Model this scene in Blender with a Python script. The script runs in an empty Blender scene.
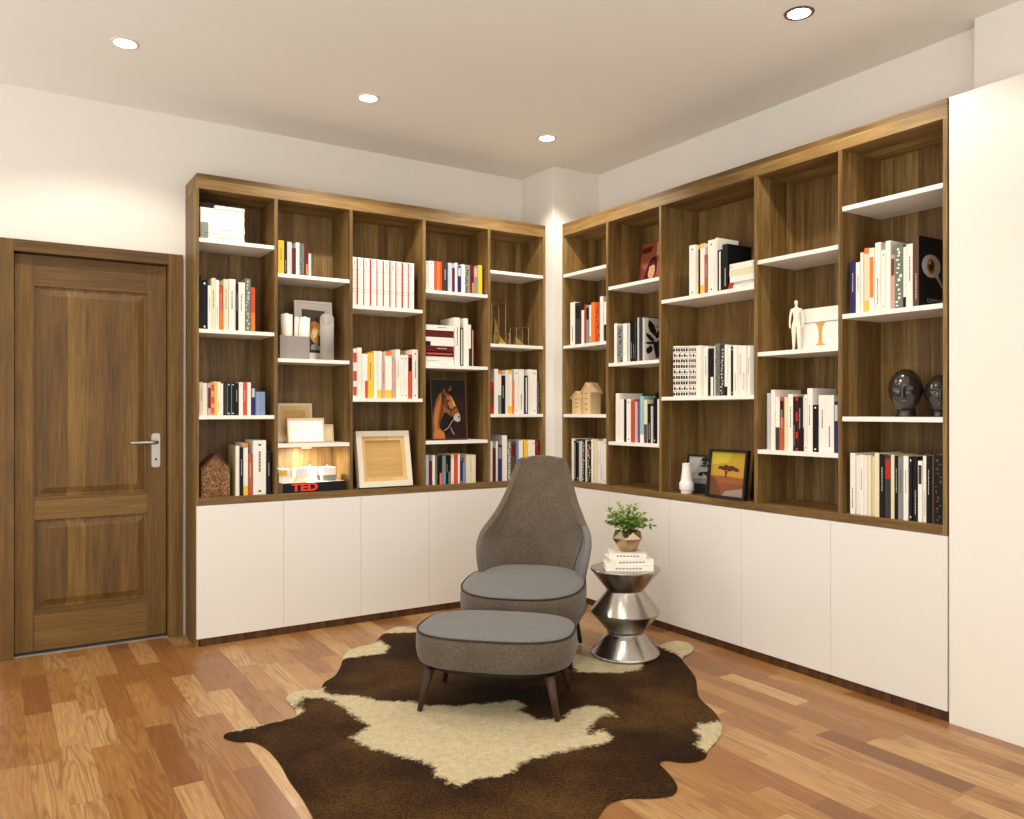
import bpy, bmesh, math, random
from mathutils import Vector, Matrix, Euler, noise, geometry
random.seed(7)
SC = bpy.context.scene
COL = SC.collection
PI = math.pi
R = math.radians
# ---------------------------------------------------------------- measured room (metres)
F = 803.35; HZ = 411.0; YAW = R(57.307); EYE = 1.27
CY, SY = math.cos(YAW), math.sin(YAW)
YL, YW = 4.537, 4.842          # left bookcase front plane, back wall
XR, XW = 3.262, 3.582          # right bookcase front plane, right wall
CE = 2.937                     # ceiling
XC, YC = 3.188, 4.447          # corner column
def ray(px, py): return (CY*F+(px-512)*SY, SY*F-(px-512)*CY, HZ-py)
def on_floor(px, py, z=0.0):
    r = ray(px, py); t = (z-EYE)/r[2]; return Vector((r[0]*t, r[1]*t, z))
def shelf_uz(side, px, py, d):
    """survey: point of the bookcase plane lying d behind its front -> (u along bookcase, z)"""
    r = ray(px, py)
    if side == 'L':
        t = (YL+d)/r[1]; return r[0]*t, EYE+r[2]*t
    t = (XR+d)/r[0]; return -r[1]*t, EYE+r[2]*t
def world(side, u, d, z):
    return Vector((u, YL+d, z)) if side == 'L' else Vector((XR+d, -u, z))
ROT = {'L': 0.0, 'R': -PI/2}
# ---------------------------------------------------------------- materials
def lin(c):
    c = c/255.0
    return c/12.92 if c <= 0.04045 else ((c+0.055)/1.055)**2.4
def rgb(r, g, b): return (lin(r), lin(g), lin(b), 1.0)
MATS = {}
def mat(name, col, rough=0.6, metal=0.0, spec=0.4, emit=None, estr=0.0, sheen=0.0, trans=0.0, coat=0.0):
    if name in MATS: return MATS[name]
    m = bpy.data.materials.new(name); m.use_nodes = True
    b = m.node_tree.nodes['Principled BSDF']
    b.inputs['Base Color'].default_value = rgb(*col)
    b.inputs['Roughness'].default_value = rough
    b.inputs['Metallic'].default_value = metal
    b.inputs['Specular IOR Level'].default_value = spec
    if emit:
        b.inputs['Emission Color'].default_value = rgb(*emit); b.inputs['Emission Strength'].default_value = estr
    if sheen: b.inputs['Sheen Weight'].default_value = sheen
    if trans: b.inputs['Transmission Weight'].default_value = trans
    if coat: b.inputs['Coat Weight'].default_value = coat
    MATS[name] = m
    return m
class NT:
    def __init__(self, name, rough=0.6, spec=0.4):
        self.m = bpy.data.materials.new(name); self.m.use_nodes = True
        self.t = self.m.node_tree; self.b = self.t.nodes['Principled BSDF']
        self.b.inputs['Roughness'].default_value = rough
        self.b.inputs['Specular IOR Level'].default_value = spec
        MATS[name] = self.m
    def n(self, typ, **kw):
        x = self.t.nodes.new(typ)
        for k, v in kw.items(): setattr(x, k, v)
        return x
    def link(self, a, b): self.t.links.new(a, b)
    def math(self, op, a, b=None, clamp=False):
        x = self.n('ShaderNodeMath', operation=op); x.use_clamp = clamp
        for i, v in enumerate((a, b)):
            if v is None: continue
            if isinstance(v, (int, float)): x.inputs[i].default_value = v
            else: self.link(v, x.inputs[i])
        return x.outputs[0]
    def obj(self):
        return self.n('ShaderNodeTexCoord').outputs['Object']
    def sep(self, v):
        s = self.n('ShaderNodeSeparateXYZ'); self.link(v, s.inputs[0]); return s.outputs
    def comb(self, x, y, z):
        c = self.n('ShaderNodeCombineXYZ')
        for i, v in enumerate((x, y, z)):
            if isinstance(v, (int, float)): c.inputs[i].default_value = v
            else: self.link(v, c.inputs[i])
        return c.outputs[0]
    def noise(self, v, scale, detail=4, rough=0.55, dist=0.0):
        x = self.n('ShaderNodeTexNoise'); self.link(v, x.inputs['Vector'])
        x.inputs['Scale'].default_value = scale; x.inputs['Detail'].default_value = detail
        x.inputs['Roughness'].default_value = rough; x.inputs['Distortion'].default_value = dist
        return x.outputs['Fac']
    def white(self, v):
        x = self.n('ShaderNodeTexWhiteNoise', noise_dimensions='3D'); self.link(v, x.inputs['Vector']); return x.outputs['Value']
    def ramp(self, f, stops):
        x = self.n('ShaderNodeValToRGB'); self.link(f, x.inputs[0])
        e = x.color_ramp.elements
        while len(e) < len(stops): e.new(0.5)
        for i, (p, c) in enumerate(stops): e[i].position = p; e[i].color = rgb(*c)
        return x.outputs[0]
    def mix(self, f, a, b, mode='MIX'):
        x = self.n('ShaderNodeMix', data_type='RGBA', blend_type=mode)
        for i, v in ((0, f), (6, a), (7, b)):
            if isinstance(v, (int, float)): x.inputs[i].default_value = v
            elif isinstance(v, tuple): x.inputs[i].default_value = v
            else: self.link(v, x.inputs[i])
        return x.outputs[2]
    def bump(self, h, strength=0.2, dist=0.01):
        x = self.n('ShaderNodeBump'); x.inputs['Strength'].default_value = strength; x.inputs['Distance'].default_value = dist
        self.link(h, x.inputs['Height']); self.link(x.outputs[0], self.b.inputs['Normal'])
    def color(self, c): self.link(c, self.b.inputs['Base Color'])

def wood(name, axis, dark, mid, light, strip=0.062, rough=0.5):
    w = NT(name, rough, 0.35)
    p = w.sep(w.obj())
    X, Y, Z = p[0], p[1], p[2]
    a, b, g = {'z': (X, Y, Z), 'x': (Z, Y, X), 'y': (X, Z, Y)}[axis]
    ab = w.math('ADD', a, b)
    st = w.math('FLOOR', w.math('DIVIDE', ab, strip))
    seg = 0.5
    rnd = w.white(w.comb(st, seg, 1.3))
    gv = w.comb(w.math('MULTIPLY', a, 34), w.math('MULTIPLY', b, 34), w.math('ADD', w.math('MULTIPLY', g, 1.6), w.math('MULTIPLY', rnd, 40)))
    fine = w.noise(gv, 3.0, 5, 0.62, 0.3)
    broad = w.noise(w.comb(w.math('MULTIPLY', a, 9), w.math('MULTIPLY', b, 9), w.math('ADD', w.math('MULTIPLY', g, 0.9), w.math('MULTIPLY', rnd, 17))), 1.6, 3, 0.5, 0.8)
    f = w.math('ADD', w.math('MULTIPLY', fine, 0.55), w.math('ADD', w.math('MULTIPLY', broad, 0.40), w.math('MULTIPLY', w.math('SUBTRACT', rnd, 0.5), 0.20)))
    w.color(w.ramp(f, [(0.28, dark), (0.48, mid), (0.70, light)]))
    w.bump(fine, 0.08, 0.002)
    return w.m
W_D, W_M, W_L = (82, 56, 22), (120, 90, 47), (158, 128, 80)
wood_z = wood('walnut_upright', 'z', W_D, W_M, W_L)
wood_x = wood('walnut_level', 'x', W_D, W_M, W_L, 0.09)
wood_y = wood('walnut_deep', 'y', W_D, W_M, W_L, 0.09)
door_z = wood('door_walnut_upright', 'z', (80, 54, 20), (108, 76, 31), (136, 101, 48), 0.083)
door_x = wood('door_walnut_level', 'x', (80, 54, 20), (108, 76, 31), (136, 101, 48), 0.2)
plinth_m = wood('plinth_walnut', 'z', (58, 32, 16), (84, 50, 26), (108, 70, 38), 0.03)
leg_m = wood('leg_walnut', 'z', (40, 24, 18), (60, 38, 28), (82, 54, 40), 0.3)
pale_wood = wood('pale_basswood', 'z', (196, 160, 112), (214, 180, 132), (226, 196, 150), 0.5)
canvas_wood = wood('raw_pine', 'x', (168, 126, 66), (190, 148, 84), (206, 166, 100), 0.6)
pine_bar = wood('pine_bar', 'z', (196, 152, 92), (214, 172, 112), (226, 188, 130), 0.5)

def plaster(name, col):
    w = NT(name, 0.75, 0.25)
    o = w.obj(); n1 = w.noise(o, 1.3, 3); n2 = w.noise(o, 160, 2)
    w.color(w.mix(n1, rgb(*[c-4 for c in col]), rgb(*[min(255, c+3) for c in col])))
    w.bump(n2, 0.03, 0.001)
    return w.m
wall_m = plaster('wall_plaster', (236, 227, 216))
ceil_m = plaster('ceiling_plaster', (240, 234, 226))
lacquer = mat('white_lacquer', (231, 223, 214), 0.42, spec=0.35)
shelf_m = mat('white_shelf_laminate', (240, 232, 222), 0.45)

def floor_material():
    w = NT('parquet', 0.33, 0.5)
    p = w.sep(w.obj())
    colm = w.math('FLOOR', w.math('DIVIDE', p[0], 0.1))
    r1 = w.white(w.comb(colm, 4.7, 2.2)); r2 = w.white(w.comb(colm, 9.1, 5.5))
    ln = w.math('ADD', w.math('MULTIPLY', r2, 0.3), 0.38)
    yy = w.math('ADD', w.math('DIVIDE', p[1], ln), w.math('MULTIPLY', r1, 11))
    row = w.math('FLOOR', yy)
    pid = w.white(w.comb(colm, row, 1.0)); pid2 = w.white(w.comb(colm, row, 6.0))
    base = w.ramp(pid, [(0.0, (120, 75, 38)), (0.12, (148, 98, 52)), (0.34, (166, 117, 64)), (0.6, (180, 133, 80)), (0.86, (202, 160, 107)), (1.0, (142, 94, 58))])
    gx = w.math('ADD', w.math('MULTIPLY', p[0], 15), w.math('MULTIPLY', pid, 61))
    gy = w.math('ADD', w.math('MULTIPLY', p[1], 1.25), w.math('MULTIPLY', pid2, 37))
    gv = w.comb(gx, gy, w.math('MULTIPLY', pid, 23))
    big = w.noise(gv, 0.8, 2, 0.4, 0.25)
    rings = w.math('SINE', w.math('MULTIPLY', big, 76))
    rings = w.math('POWER', w.math('ADD', w.math('MULTIPLY', rings, 0.5), 0.5), 2.2)
    fib = w.noise(w.comb(w.math('MULTIPLY', p[0], 120), w.math('ADD', w.math('MULTIPLY', p[1], 3.2), w.math('MULTIPLY', pid, 50)), pid2), 1.5, 3, 0.6)
    c = w.mix(w.math('MULTIPLY', rings, w.math('ADD', w.math('MULTIPLY', pid2, 0.35), 0.15)), base, rgb(96, 56, 24))
    c = w.mix(w.math('MULTIPLY', w.math('MULTIPLY', w.math('SUBTRACT', fib, 0.30), 2.4, True), 0.55), c, rgb(112, 68, 30))
    fx = w.math('FRACT', w.math('DIVIDE', p[0], 0.1)); fy = w.math('FRACT', yy)
    ex = w.math('LESS_THAN', w.math('MINIMUM', fx, w.math('SUBTRACT', 1, fx)), 0.008)
    ey = w.math('LESS_THAN', w.math('MINIMUM', fy, w.math('SUBTRACT', 1, fy)), 0.0015)
    gap = w.math('MAXIMUM', ex, ey)
    c = w.mix(w.math('MULTIPLY', gap, 0.5), c, rgb(90, 54, 30))
    w.color(c); w.bump(w.math('ADD', w.math('MULTIPLY', fib, 0.4), w.math('MULTIPLY', gap, -1)), 0.05, 0.002)
    return w.m
floor_m = floor_material()

def tweed(name, a, b, c, scale=420, sheen=0.25):
    w = NT(name, 0.9, 0.2)
    o = w.obj()
    n1 = w.noise(o, scale, 2, 0.7); n2 = w.noise(o, scale*0.42, 2, 0.6); n3 = w.noise(o, 9, 2)
    f = w.math('ADD', w.math('MULTIPLY', n1, 0.55), w.math('ADD', w.math('MULTIPLY', n2, 0.35), w.math('MULTIPLY', n3, 0.10)))
    w.color(w.ramp(f, [(0.36, a), (0.5, b), (0.66, c)]))
    w.b.inputs['Sheen Weight'].default_value = sheen
    w.bump(n1, 0.35, 0.003)
    return w.m
tweed_m = tweed('brown_tweed', (58, 47, 38), (94, 80, 66), (126, 111, 94))
lit_tweed_m = tweed('lit_grey_tweed', (98, 94, 92), (110, 106, 104), (122, 118, 116), 260, 0.1)  # light falling on tops and right wing, painted as greyer tweed
piping_m = mat('dark_piping', (48, 40, 36), 0.7)

def chrome_material():
    w = NT('smoked_chrome', 0.16, 0.5)
    w.b.inputs['Metallic'].default_value = 1.0
    w.b.inputs['Base Color'].default_value = rgb(178, 171, 163)
    n = w.noise(w.obj(), 8, 2); w.link(w.math('ADD', w.math('MULTIPLY', n, 0.12), 0.18), w.b.inputs['Roughness'])
    return w.m
chrome_m = chrome_material()
steel_m = mat('brushed_steel', (176, 166, 154), 0.38, 1.0)
bronze_m = mat('champagne_bronze', (182, 160, 132), 0.24, 1.0)
gold_m = mat('satin_gold', (206, 170, 88), 0.4, 0.3)
glass_m = mat('clear_glass', (245, 245, 240), 0.02, spec=0.5, trans=1.0)
glass_m.node_tree.nodes['Principled BSDF'].inputs['IOR'].default_value = 1.02
black_gloss = mat('black_ceramic', (46, 38, 34), 0.2, spec=0.8)
ceramic = mat('white_ceramic', (238, 230, 222), 0.35)

def cork_material():
    w = NT('cork', 0.9, 0.1)
    v = w.n('ShaderNodeTexVoronoi'); w.link(w.obj(), v.inputs['Vector']); v.inputs['Scale'].default_value = 150
    s = w.sep(v.outputs['Color'])
    w.color(w.ramp(s[0], [(0.0, (88, 56, 36)), (0.3, (122, 84, 55)), (0.65, (146, 106, 74)), (1.0, (174, 136, 102))]))
    w.bump(v.outputs['Distance'], 0.8, 0.006)
    return w.m
cork_m = cork_material()
def rug_material():
    w = NT('cowhide', 0.88, 0.12)
    o = w.obj()
    at = w.n('ShaderNodeAttribute'); at.attribute_name = 'pale'
    n1 = w.noise(o, 7, 3, 0.6); n2 = w.noise(o, 38, 3, 0.65); fur = w.noise(o, 150, 2, 0.75)
    big = w.noise(o, 2.2, 3, 0.5)
    d = w.math('ADD', at.outputs['Fac'], w.math('ADD', w.math('MULTIPLY', w.math('SUBTRACT', n1, 0.5), 0.05),
        w.math('ADD', w.math('MULTIPLY', w.math('SUBTRACT', n2, 0.5), 0.06), w.math('MULTIPLY', w.math('SUBTRACT', fur, 0.5), 0.03))))
    k = w.math('ADD', w.math('DIVIDE', d, 0.022), 0.5, True)
    br = w.ramp(w.math('ADD', w.math('MULTIPLY', big, 0.5), w.math('MULTIPLY', fur, 0.5)), [(0.36, (20, 9, 2)), (0.5, (48, 27, 7)), (0.64, (88, 62, 26))])
    wh = w.ramp(w.math('ADD', w.math('MULTIPLY', fur, 0.55), w.math('MULTIPLY', n2, 0.45)), [(0.3, (164, 148, 114)), (0.55, (192, 176, 142)), (0.75, (212, 198, 166))])
    w.color(w.mix(k, br, wh))
    w.bump(w.math('ADD', fur, w.math('MULTIPLY', n2, 0.5)), 0.7, 0.006)
    return w.m
rug_m = rug_material()
leaf_m = NT('leaf_green', 0.5, 0.4)
leaf_m.color(leaf_m.ramp(leaf_m.noise(leaf_m.obj(), 30, 2), [(0.35, (72, 104, 32)), (0.5, (116, 148, 54)), (0.66, (164, 186, 98))])); leaf_m = leaf_m.m
stem_m = mat('plant_stem', (96, 110, 56), 0.6)
soil_m = mat('soil', (60, 44, 32), 0.9)

# ---------------------------------------------------------------- mesh helpers
def tag(o, label=None, cat=None, group=None, kind=None):
    if label: o['label'] = label
    if cat: o['category'] = cat
    if group: o['group'] = group
    if kind: o['kind'] = kind
    return o
def link(name, bm, mats, parent=None, smooth=False, loc=None, rot=None, merge=True):
    if merge: bmesh.ops.remove_doubles(bm, verts=bm.verts, dist=1e-5)
    bmesh.ops.recalc_face_normals(bm, faces=bm.faces)
    me = bpy.data.meshes.new(name); bm.to_mesh(me); bm.free()
    for m in (mats if isinstance(mats, (list, tuple)) else [mats]): me.materials.append(m)
    if smooth:
        for p in me.polygons: p.use_smooth = True
    o = bpy.data.objects.new(name, me); COL.objects.link(o)
    if parent: o.parent = parent
    if loc is not None: o.location = loc
    if rot is not None: o.rotation_euler = rot
    return o
def thing(name, label, cat, loc=(0, 0, 0), rot=(0, 0, 0), group=None):
    o = bpy.data.objects.new(name, None); COL.objects.link(o)
    o.empty_display_size = 0.05
    o.location = loc; o.rotation_euler = rot
    return tag(o, label, cat, group)
def box(bm, x0, x1, y0, y1, z0, z1, mi=0):
    v = [bm.verts.new(p) for p in ((x0,y0,z0),(x1,y0,z0),(x1,y1,z0),(x0,y1,z0),(x0,y0,z1),(x1,y0,z1),(x1,y1,z1),(x0,y1,z1))]
    fs = [bm.faces.new([v[i] for i in q]) for q in ((0,3,2,1),(4,5,6,7),(0,1,5,4),(1,2,6,5),(2,3,7,6),(3,0,4,7))]
    for f in fs: f.material_index = mi
    return v
def bx(x0, x1, y0, y1, z0, z1, bev=0.0):
    bm = bmesh.new(); box(bm, x0, x1, y0, y1, z0, z1)
    if bev: bmesh.ops.bevel(bm, geom=bm.edges[:], offset=bev, segments=2, affect='EDGES', profile=0.7)
    return bm
def lathe(bm, prof, n=48, cx=0, cy=0, mi=0, cap=True):
    rings = []
    for r, z in prof:
        rings.append([bm.verts.new((cx+r*math.cos(2*PI*i/n), cy+r*math.sin(2*PI*i/n), z)) for i in range(n)] if r > 1e-6 else [bm.verts.new((cx, cy, z))])
    for a, b in zip(rings, rings[1:]):
        for i in range(n):
            j = (i+1) % n
            if len(a) == 1 and len(b) == 1: continue
            if len(a) == 1: f = bm.faces.new((a[0], b[i], b[j]))
            elif len(b) == 1: f = bm.faces.new((a[i], a[j], b[0]))
            else: f = bm.faces.new((a[i], a[j], b[j], b[i]))
            f.material_index = mi
    if cap:
        for rg in (rings[0], rings[-1]):
            if len(rg) > 1: bm.faces.new(rg).material_index = mi
    return bm
def tube(bm, pts, r, n=8, mi=0, closed=False):
    pts = [Vector(p) for p in pts]; N = len(pts); rings = []
    up = Vector((0.13, 0.31, 0.94)).normalized()
    for i, p in enumerate(pts):
        if closed: t = pts[(i+1) % N]-pts[i-1]
        else: t = pts[min(i+1, N-1)]-pts[max(i-1, 0)]
        t.normalize()
        a = t.cross(up)
        if a.length < 1e-3: a = t.cross(Vector((1, 0, 0)))
        a.normalize(); b = t.cross(a)
        rr = r[i] if isinstance(r, (list, tuple)) else r
        rings.append([bm.verts.new(p+a*rr*math.cos(2*PI*k/n)+b*rr*math.sin(2*PI*k/n)) for k in range(n)])
    seq = list(zip(rings, rings[1:]))+([(rings[-1], rings[0])] if closed else [])
    for a, b in seq:
        for k in range(n):
            f = bm.faces.new((a[k], a[(k+1) % n], b[(k+1) % n], b[k])); f.material_index = mi
    if not closed:
        bm.faces.new(rings[0]).material_index = mi; bm.faces.new(rings[-1]).material_index = mi
    return bm
def prism(bm, poly, y0, y1, mi=0):
    """outline in x,z extruded from y0 to y1"""
    a = [bm.verts.new((x, y0, z)) for x, z in poly]; b = [bm.verts.new((x, y1, z)) for x, z in poly]
    n = len(poly)
    for f in [bm.faces.new(a), bm.faces.new(b[::-1])]+[bm.faces.new((a[i], b[i], b[(i+1) % n], a[(i+1) % n])) for i in range(n)]:
        f.material_index = mi
    return bm
def subsurf(o, lv=2):
    m = o.modifiers.new('smooth', 'SUBSURF'); m.levels = lv; m.render_levels = lv; return o
def structure(name, bm, m, **kw):
    o = link(name, bm, m, **kw); o['kind'] = 'structure'; return o

# ---------------------------------------------------------------- room
structure('floor', bx(-1.4, 4.2, -0.7, 5.2, -0.1, 0), floor_m)
structure('ceiling', bx(-4.0, 4.2, -3.0, 5.2, CE, CE+0.1), ceil_m)
DX0, DX1 = 0.075, 0.812           # door opening
bm = bmesh.new()
box(bm, -4.0, DX0-0.02, YW, YW+0.2, 0, CE); box(bm, DX0-0.02, DX1+0.02, YW, YW+0.2, 2.10, CE); box(bm, DX1+0.02, XC, YW, YW+0.2, 0, CE); box(bm, DX0-0.02, DX1+0.02, YW+0.12, YW+0.2, 0, 2.10)  # last box is added backing that stops light at the door gap
structure('wall_back', bm, wall_m, merge=False)
structure('wall_right', bx(XW, XW+0.2, 1.813, YC, 0, CE), wall_m)
structure('wall_corner_column', bx(XC, XW+0.2, YC, YW+0.2, 0, CE, 0.004), wall_m)
structure('wall_right_pillar', bx(3.5, XW+0.2, -3.0, 1.813, 0, CE), wall_m)
structure('wall_right_panelling', bx(XR, 3.5, -3.0, 1.790, 0, 2.546, 0.002), wall_m)

# door and its frame
fr = bmesh.new()
box(fr, DX0-0.062, DX0, YW-0.022, YW+0.10, 0, 2.150); box(fr, DX1, DX1+0.074, YW-0.022, YW+0.10, 0, 2.150)
structure('trim_1', fr, door_z, merge=False)
structure('trim_2', bx(DX0, DX1, YW-0.022, YW+0.10, 2.090, 2.150), door_x)
dr = thing('door_1', None, None, (DX0, YW+0.035, 0.0)); dr['kind'] = 'structure'
dw = DX1-DX0
sx0, sx1 = 0.093, dw-0.102
def leaf_rail(z0, z1): return bx(sx0, sx1, 0, 0.04, z0, z1, 0.0015)
link('stile', bx(0.004, sx0, 0, 0.04, 0.016, 2.086, 0.0015), door_z, dr)
link('stile', bx(sx1, dw-0.004, 0, 0.04, 0.016, 2.086, 0.0015), door_z, dr)
for z0, z1 in ((1.925, 2.086), (0.700, 0.818), (0.016, 0.231)): link('rail', leaf_rail(z0, z1), door_x, dr)
def raised(z0, z1):
    b = bmesh.new()
    box(b, sx0, sx1, 0.014, 0.04, z0, z1)
    m0, m1 = 0.016, 0.048
    o = [(sx0+m0, z0+m0), (sx1-m0, z0+m0), (sx1-m0, z1-m0), (sx0+m0, z1-m0)]
    i = [(sx0+m1, z0+m1), (sx1-m1, z0+m1), (sx1-m1, z1-m1), (sx0+m1, z1-m1)]
    va = [b.verts.new((x, 0.0138, z)) for x, z in o]; vb = [b.verts.new((x, 0.003, z)) for x, z in i]
    b.faces.new(vb)
    for k in range(4): b.faces.new((va[k], va[(k+1) % 4], vb[(k+1) % 4], vb[k]))
    bd = [(sx0+m1+0.006, z0+m1+0.006), (sx1-m1-0.006, z1-m1-0.006)]
    return b
link('panel', raised(0.818, 1.925), door_z, dr, merge=False); link('panel', raised(0.231, 0.700), door_z, dr, merge=False)
hb = bmesh.new()
px0, px1 = 0.73-DX0, 0.775-DX0
rr_ = 0.014
prism(hb, [(cx_+rr_*math.cos(R(a_)), cz_+rr_*math.sin(R(a_))) for cx_, cz_, a0_ in ((px1-rr_, 0.955+rr_, -90), (px1-rr_, 1.145-rr_, 0), (px0+rr_, 1.145-rr_, 90), (px0+rr_, 0.955+rr_, 180)) for a_ in range(a0_, a0_+91, 15)], -0.008, 0.0)
ho = link('handle_plate', hb, steel_m, dr); tag(ho, 'brushed steel door plate with keyhole')
hb = bmesh.new(); hx = (px0+px1)/2
tube(hb, [(hx, -0.006, 1.095), (hx, -0.05, 1.095), (hx-0.008, -0.056, 1.095), (hx-0.03, -0.057, 1.095), (hx-0.135, -0.055, 1.096)], [0.009, 0.009, 0.0095, 0.009, 0.0085], 12)
link('lever', hb, steel_m, ho, True)
hb = bmesh.new(); lathe(hb, [(0.0, 0), (0.006, 0), (0.006, 0.003), (0, 0.003)], 16)
bmesh.ops.rotate(hb, verts=hb.verts, matrix=Matrix.Rotation(PI/2, 3, 'X')); bmesh.ops.translate(hb, verts=hb.verts, vec=(hx, -0.008, 1.0))
link('keyhole', hb, mat('keyhole_black', (20, 18, 18), 0.4), ho)
link('gap_shade', bx(0.004, dw-0.004, 0.002, 0.038, 0.002, 0.016), mat('gap_shade_black', (28, 26, 26), 0.5), dr)  # black strip standing in for the shade of the gap under the leaf
link('threshold', bx(0.0, dw, -0.02, 0.002, 0.0, 0.005), steel_m, dr)

# ---------------------------------------------------------------- bookcases
ZB, ZBT, ZT0, ZT = 0.762, 0.800, 2.467, 2.548
LBAY = [(0.918, 1.3195), (1.3395, 1.766), (1.786, 2.2485), (2.2685, 2.7235), (2.7435, 3.168)]
RBAY = [(-4.432, -3.976), (-3.954, -3.491), (-3.473, -2.791), (-2.769, -2.303), (-2.282, -1.816)]
ODD, EVEN, WIDE = (1.247, 1.715, 2.204), (1.079, 1.567, 2.045), (1.350, 1.910)
ZS = {'L1': (1.246, 1.713, 2.202), 'L2': (1.083, 1.569, 2.051), 'L3': (1.347, 1.903), 'L4': (1.081, 1.561, 2.035), 'L5': (1.250, 1.716, 2.202),
      'R1': (1.249, 1.716, 2.203), 'R2': (1.077, 1.572, 2.056), 'R3': (1.352, 1.916), 'R4': (1.074, 1.569, 2.037), 'R5': (1.244, 1.713, 2.206)}
def bookcase(side, bays, u0, u1, D, label, left_to_floor):
    off = Vector((0, YL, 0)) if side == 'L' else Vector((XR, 0, 0))
    t = thing('bookcase', label, 'bookcase', off, (0, 0, ROT[side]), 'walnut bookcases along the walls')
    link('side_panel', bx(u0, bays[0][0]-0.003, 0, D, ZB, ZT0, 0.001), wood_z, t)
    if left_to_floor: link('end_panel', bx(u0, bays[0][0], 0.0185, D, 0, ZB, 0.001), wood_z, t)
    link('side_panel', bx(bays[-1][1], u1, 0, D, ZB, ZT0, 0.001), wood_z, t)
    link('top_panel', bx(u0, u1, 0, D, ZT0, ZT, 0.0015), wood_x, t)
    link('bottom_panel', bx(bays[0][0]-0.003, bays[-1][1], 0.0, D, ZB+0.001, ZBT, 0.0015), wood_x, t)
    link('back_panel', bx(bays[0][0]-0.003, bays[-1][1], D-0.018, D, ZBT, ZT0), wood_z, t)
    for (a, b), (c, d) in zip(bays, bays[1:]):
        link('divider', bx(b, c, 0.001, D-0.018, ZBT, ZT0, 0.0008), wood_z, t)
    for k, (a, b) in enumerate(bays):
        for z in ZS[side+str(k+1)]:
            s = link('shelf', bx(a-(0.003 if k == 0 else 0), b, 0.002, D-0.018, z-0.021, z, 0.001), shelf_m, t)
            s['label'] = 'white laminate shelf'
    return t
DL, DR = YW-YL-0.003, XW-XR-0.003
bookcase('L', LBAY, 0.903, 3.186, DL, 'walnut open bookcase beside the door, white shelves in five bays', True)
bookcase('R', RBAY, -4.445, -1.797, DR, 'walnut open bookcase along the right wall, holding two black heads', False)
# base cabinets
def cabinet(side, u0, u1, D, label, end=0.0):
    off = world(side, (u0+u1)/2, 0, 0); h = (u1-u0)/2
    t = thing('base_cabinet', label, 'cabinet', off, (0, 0, ROT[side]), 'white handleless base cabinets')
    link('door', bx(-h+0.0007, h-0.0007, 0.0, 0.018, 0.044, ZB-0.003, 0.0012), lacquer, t)
    link('carcass', bx(-h+0.0005+end, h-0.0005, 0.020, D, 0.044, ZB), lacquer, t)
    link('plinth', bx(-h+end, h, 0.012, D, 0, 0.043), plinth_m, t)['label'] = 'dark walnut plinth'
LS = [0.9035, 1.373, 1.837, 2.291, 2.747, 3.186]
for a, b, l in zip(LS, LS[1:], ('white base cabinet under the cork house, nearest the door', 'white base cabinet under the black box with red letters',
        'white base cabinet under the leaning square wooden frame', 'white base cabinet between the ottoman and the row below the horse', 'white base cabinet left of the corner column, partly behind the armchair back')):
    cabinet('L', a, b, DL, l, 0.0195 if a < 1 else 0.0)
RS = [-4.445, -3.943, -3.403, -2.872, -2.342, -1.797]
for a, b, l in zip(RS, RS[1:], ('white base cabinet right of the corner column, behind the armchair', 'white base cabinet behind the potted plant', 'white base cabinet under the white vase, right of the side table',
        'white base cabinet under the empty bottom compartment, second from right', 'white base cabinet below the row under the black heads, at far right')):
    cabinet('R', a, b, DR, l)

# ---------------------------------------------------------------- books
TONE = {'W': ((238, 229, 217), 'white'), 'C': ((226, 211, 176), 'cream'), 'S': ((196, 192, 188), 'pale grey'), 'K': ((15, 13, 13), 'black'),
 'D': ((56, 52, 49), 'charcoal'), 'G': ((132, 132, 126), 'grey'), 'M': ((98, 20, 26), 'maroon'), 'R': ((190, 34, 30), 'red'), 'O': ((226, 122, 46), 'orange'),
 'o': ((176, 86, 56), 'terracotta'), 'A': ((206, 76, 40), 'orange-red'), 'Y': ((240, 188, 58), 'yellow'), 'B': ((124, 142, 176), 'blue'), 'N': ((46, 40, 94), 'navy'),
 'T': ((138, 190, 186), 'teal'), 'P': ((138, 64, 130), 'purple'), 'L': ((190, 178, 118), 'olive'), 'V': ((112, 116, 104), 'mottled grey-green'), 'E': ((198, 156, 140), 'dusty pink'),
 'b': ((92, 62, 48), 'brown'), 'l': ((184, 194, 206), 'pale blue'), 'p': ((236, 222, 196), 'page')}
def tone(c): return mat('cloth_'+TONE[c][1].replace(' ', '_'), TONE[c][0], 0.5, spec=0.25)
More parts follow.
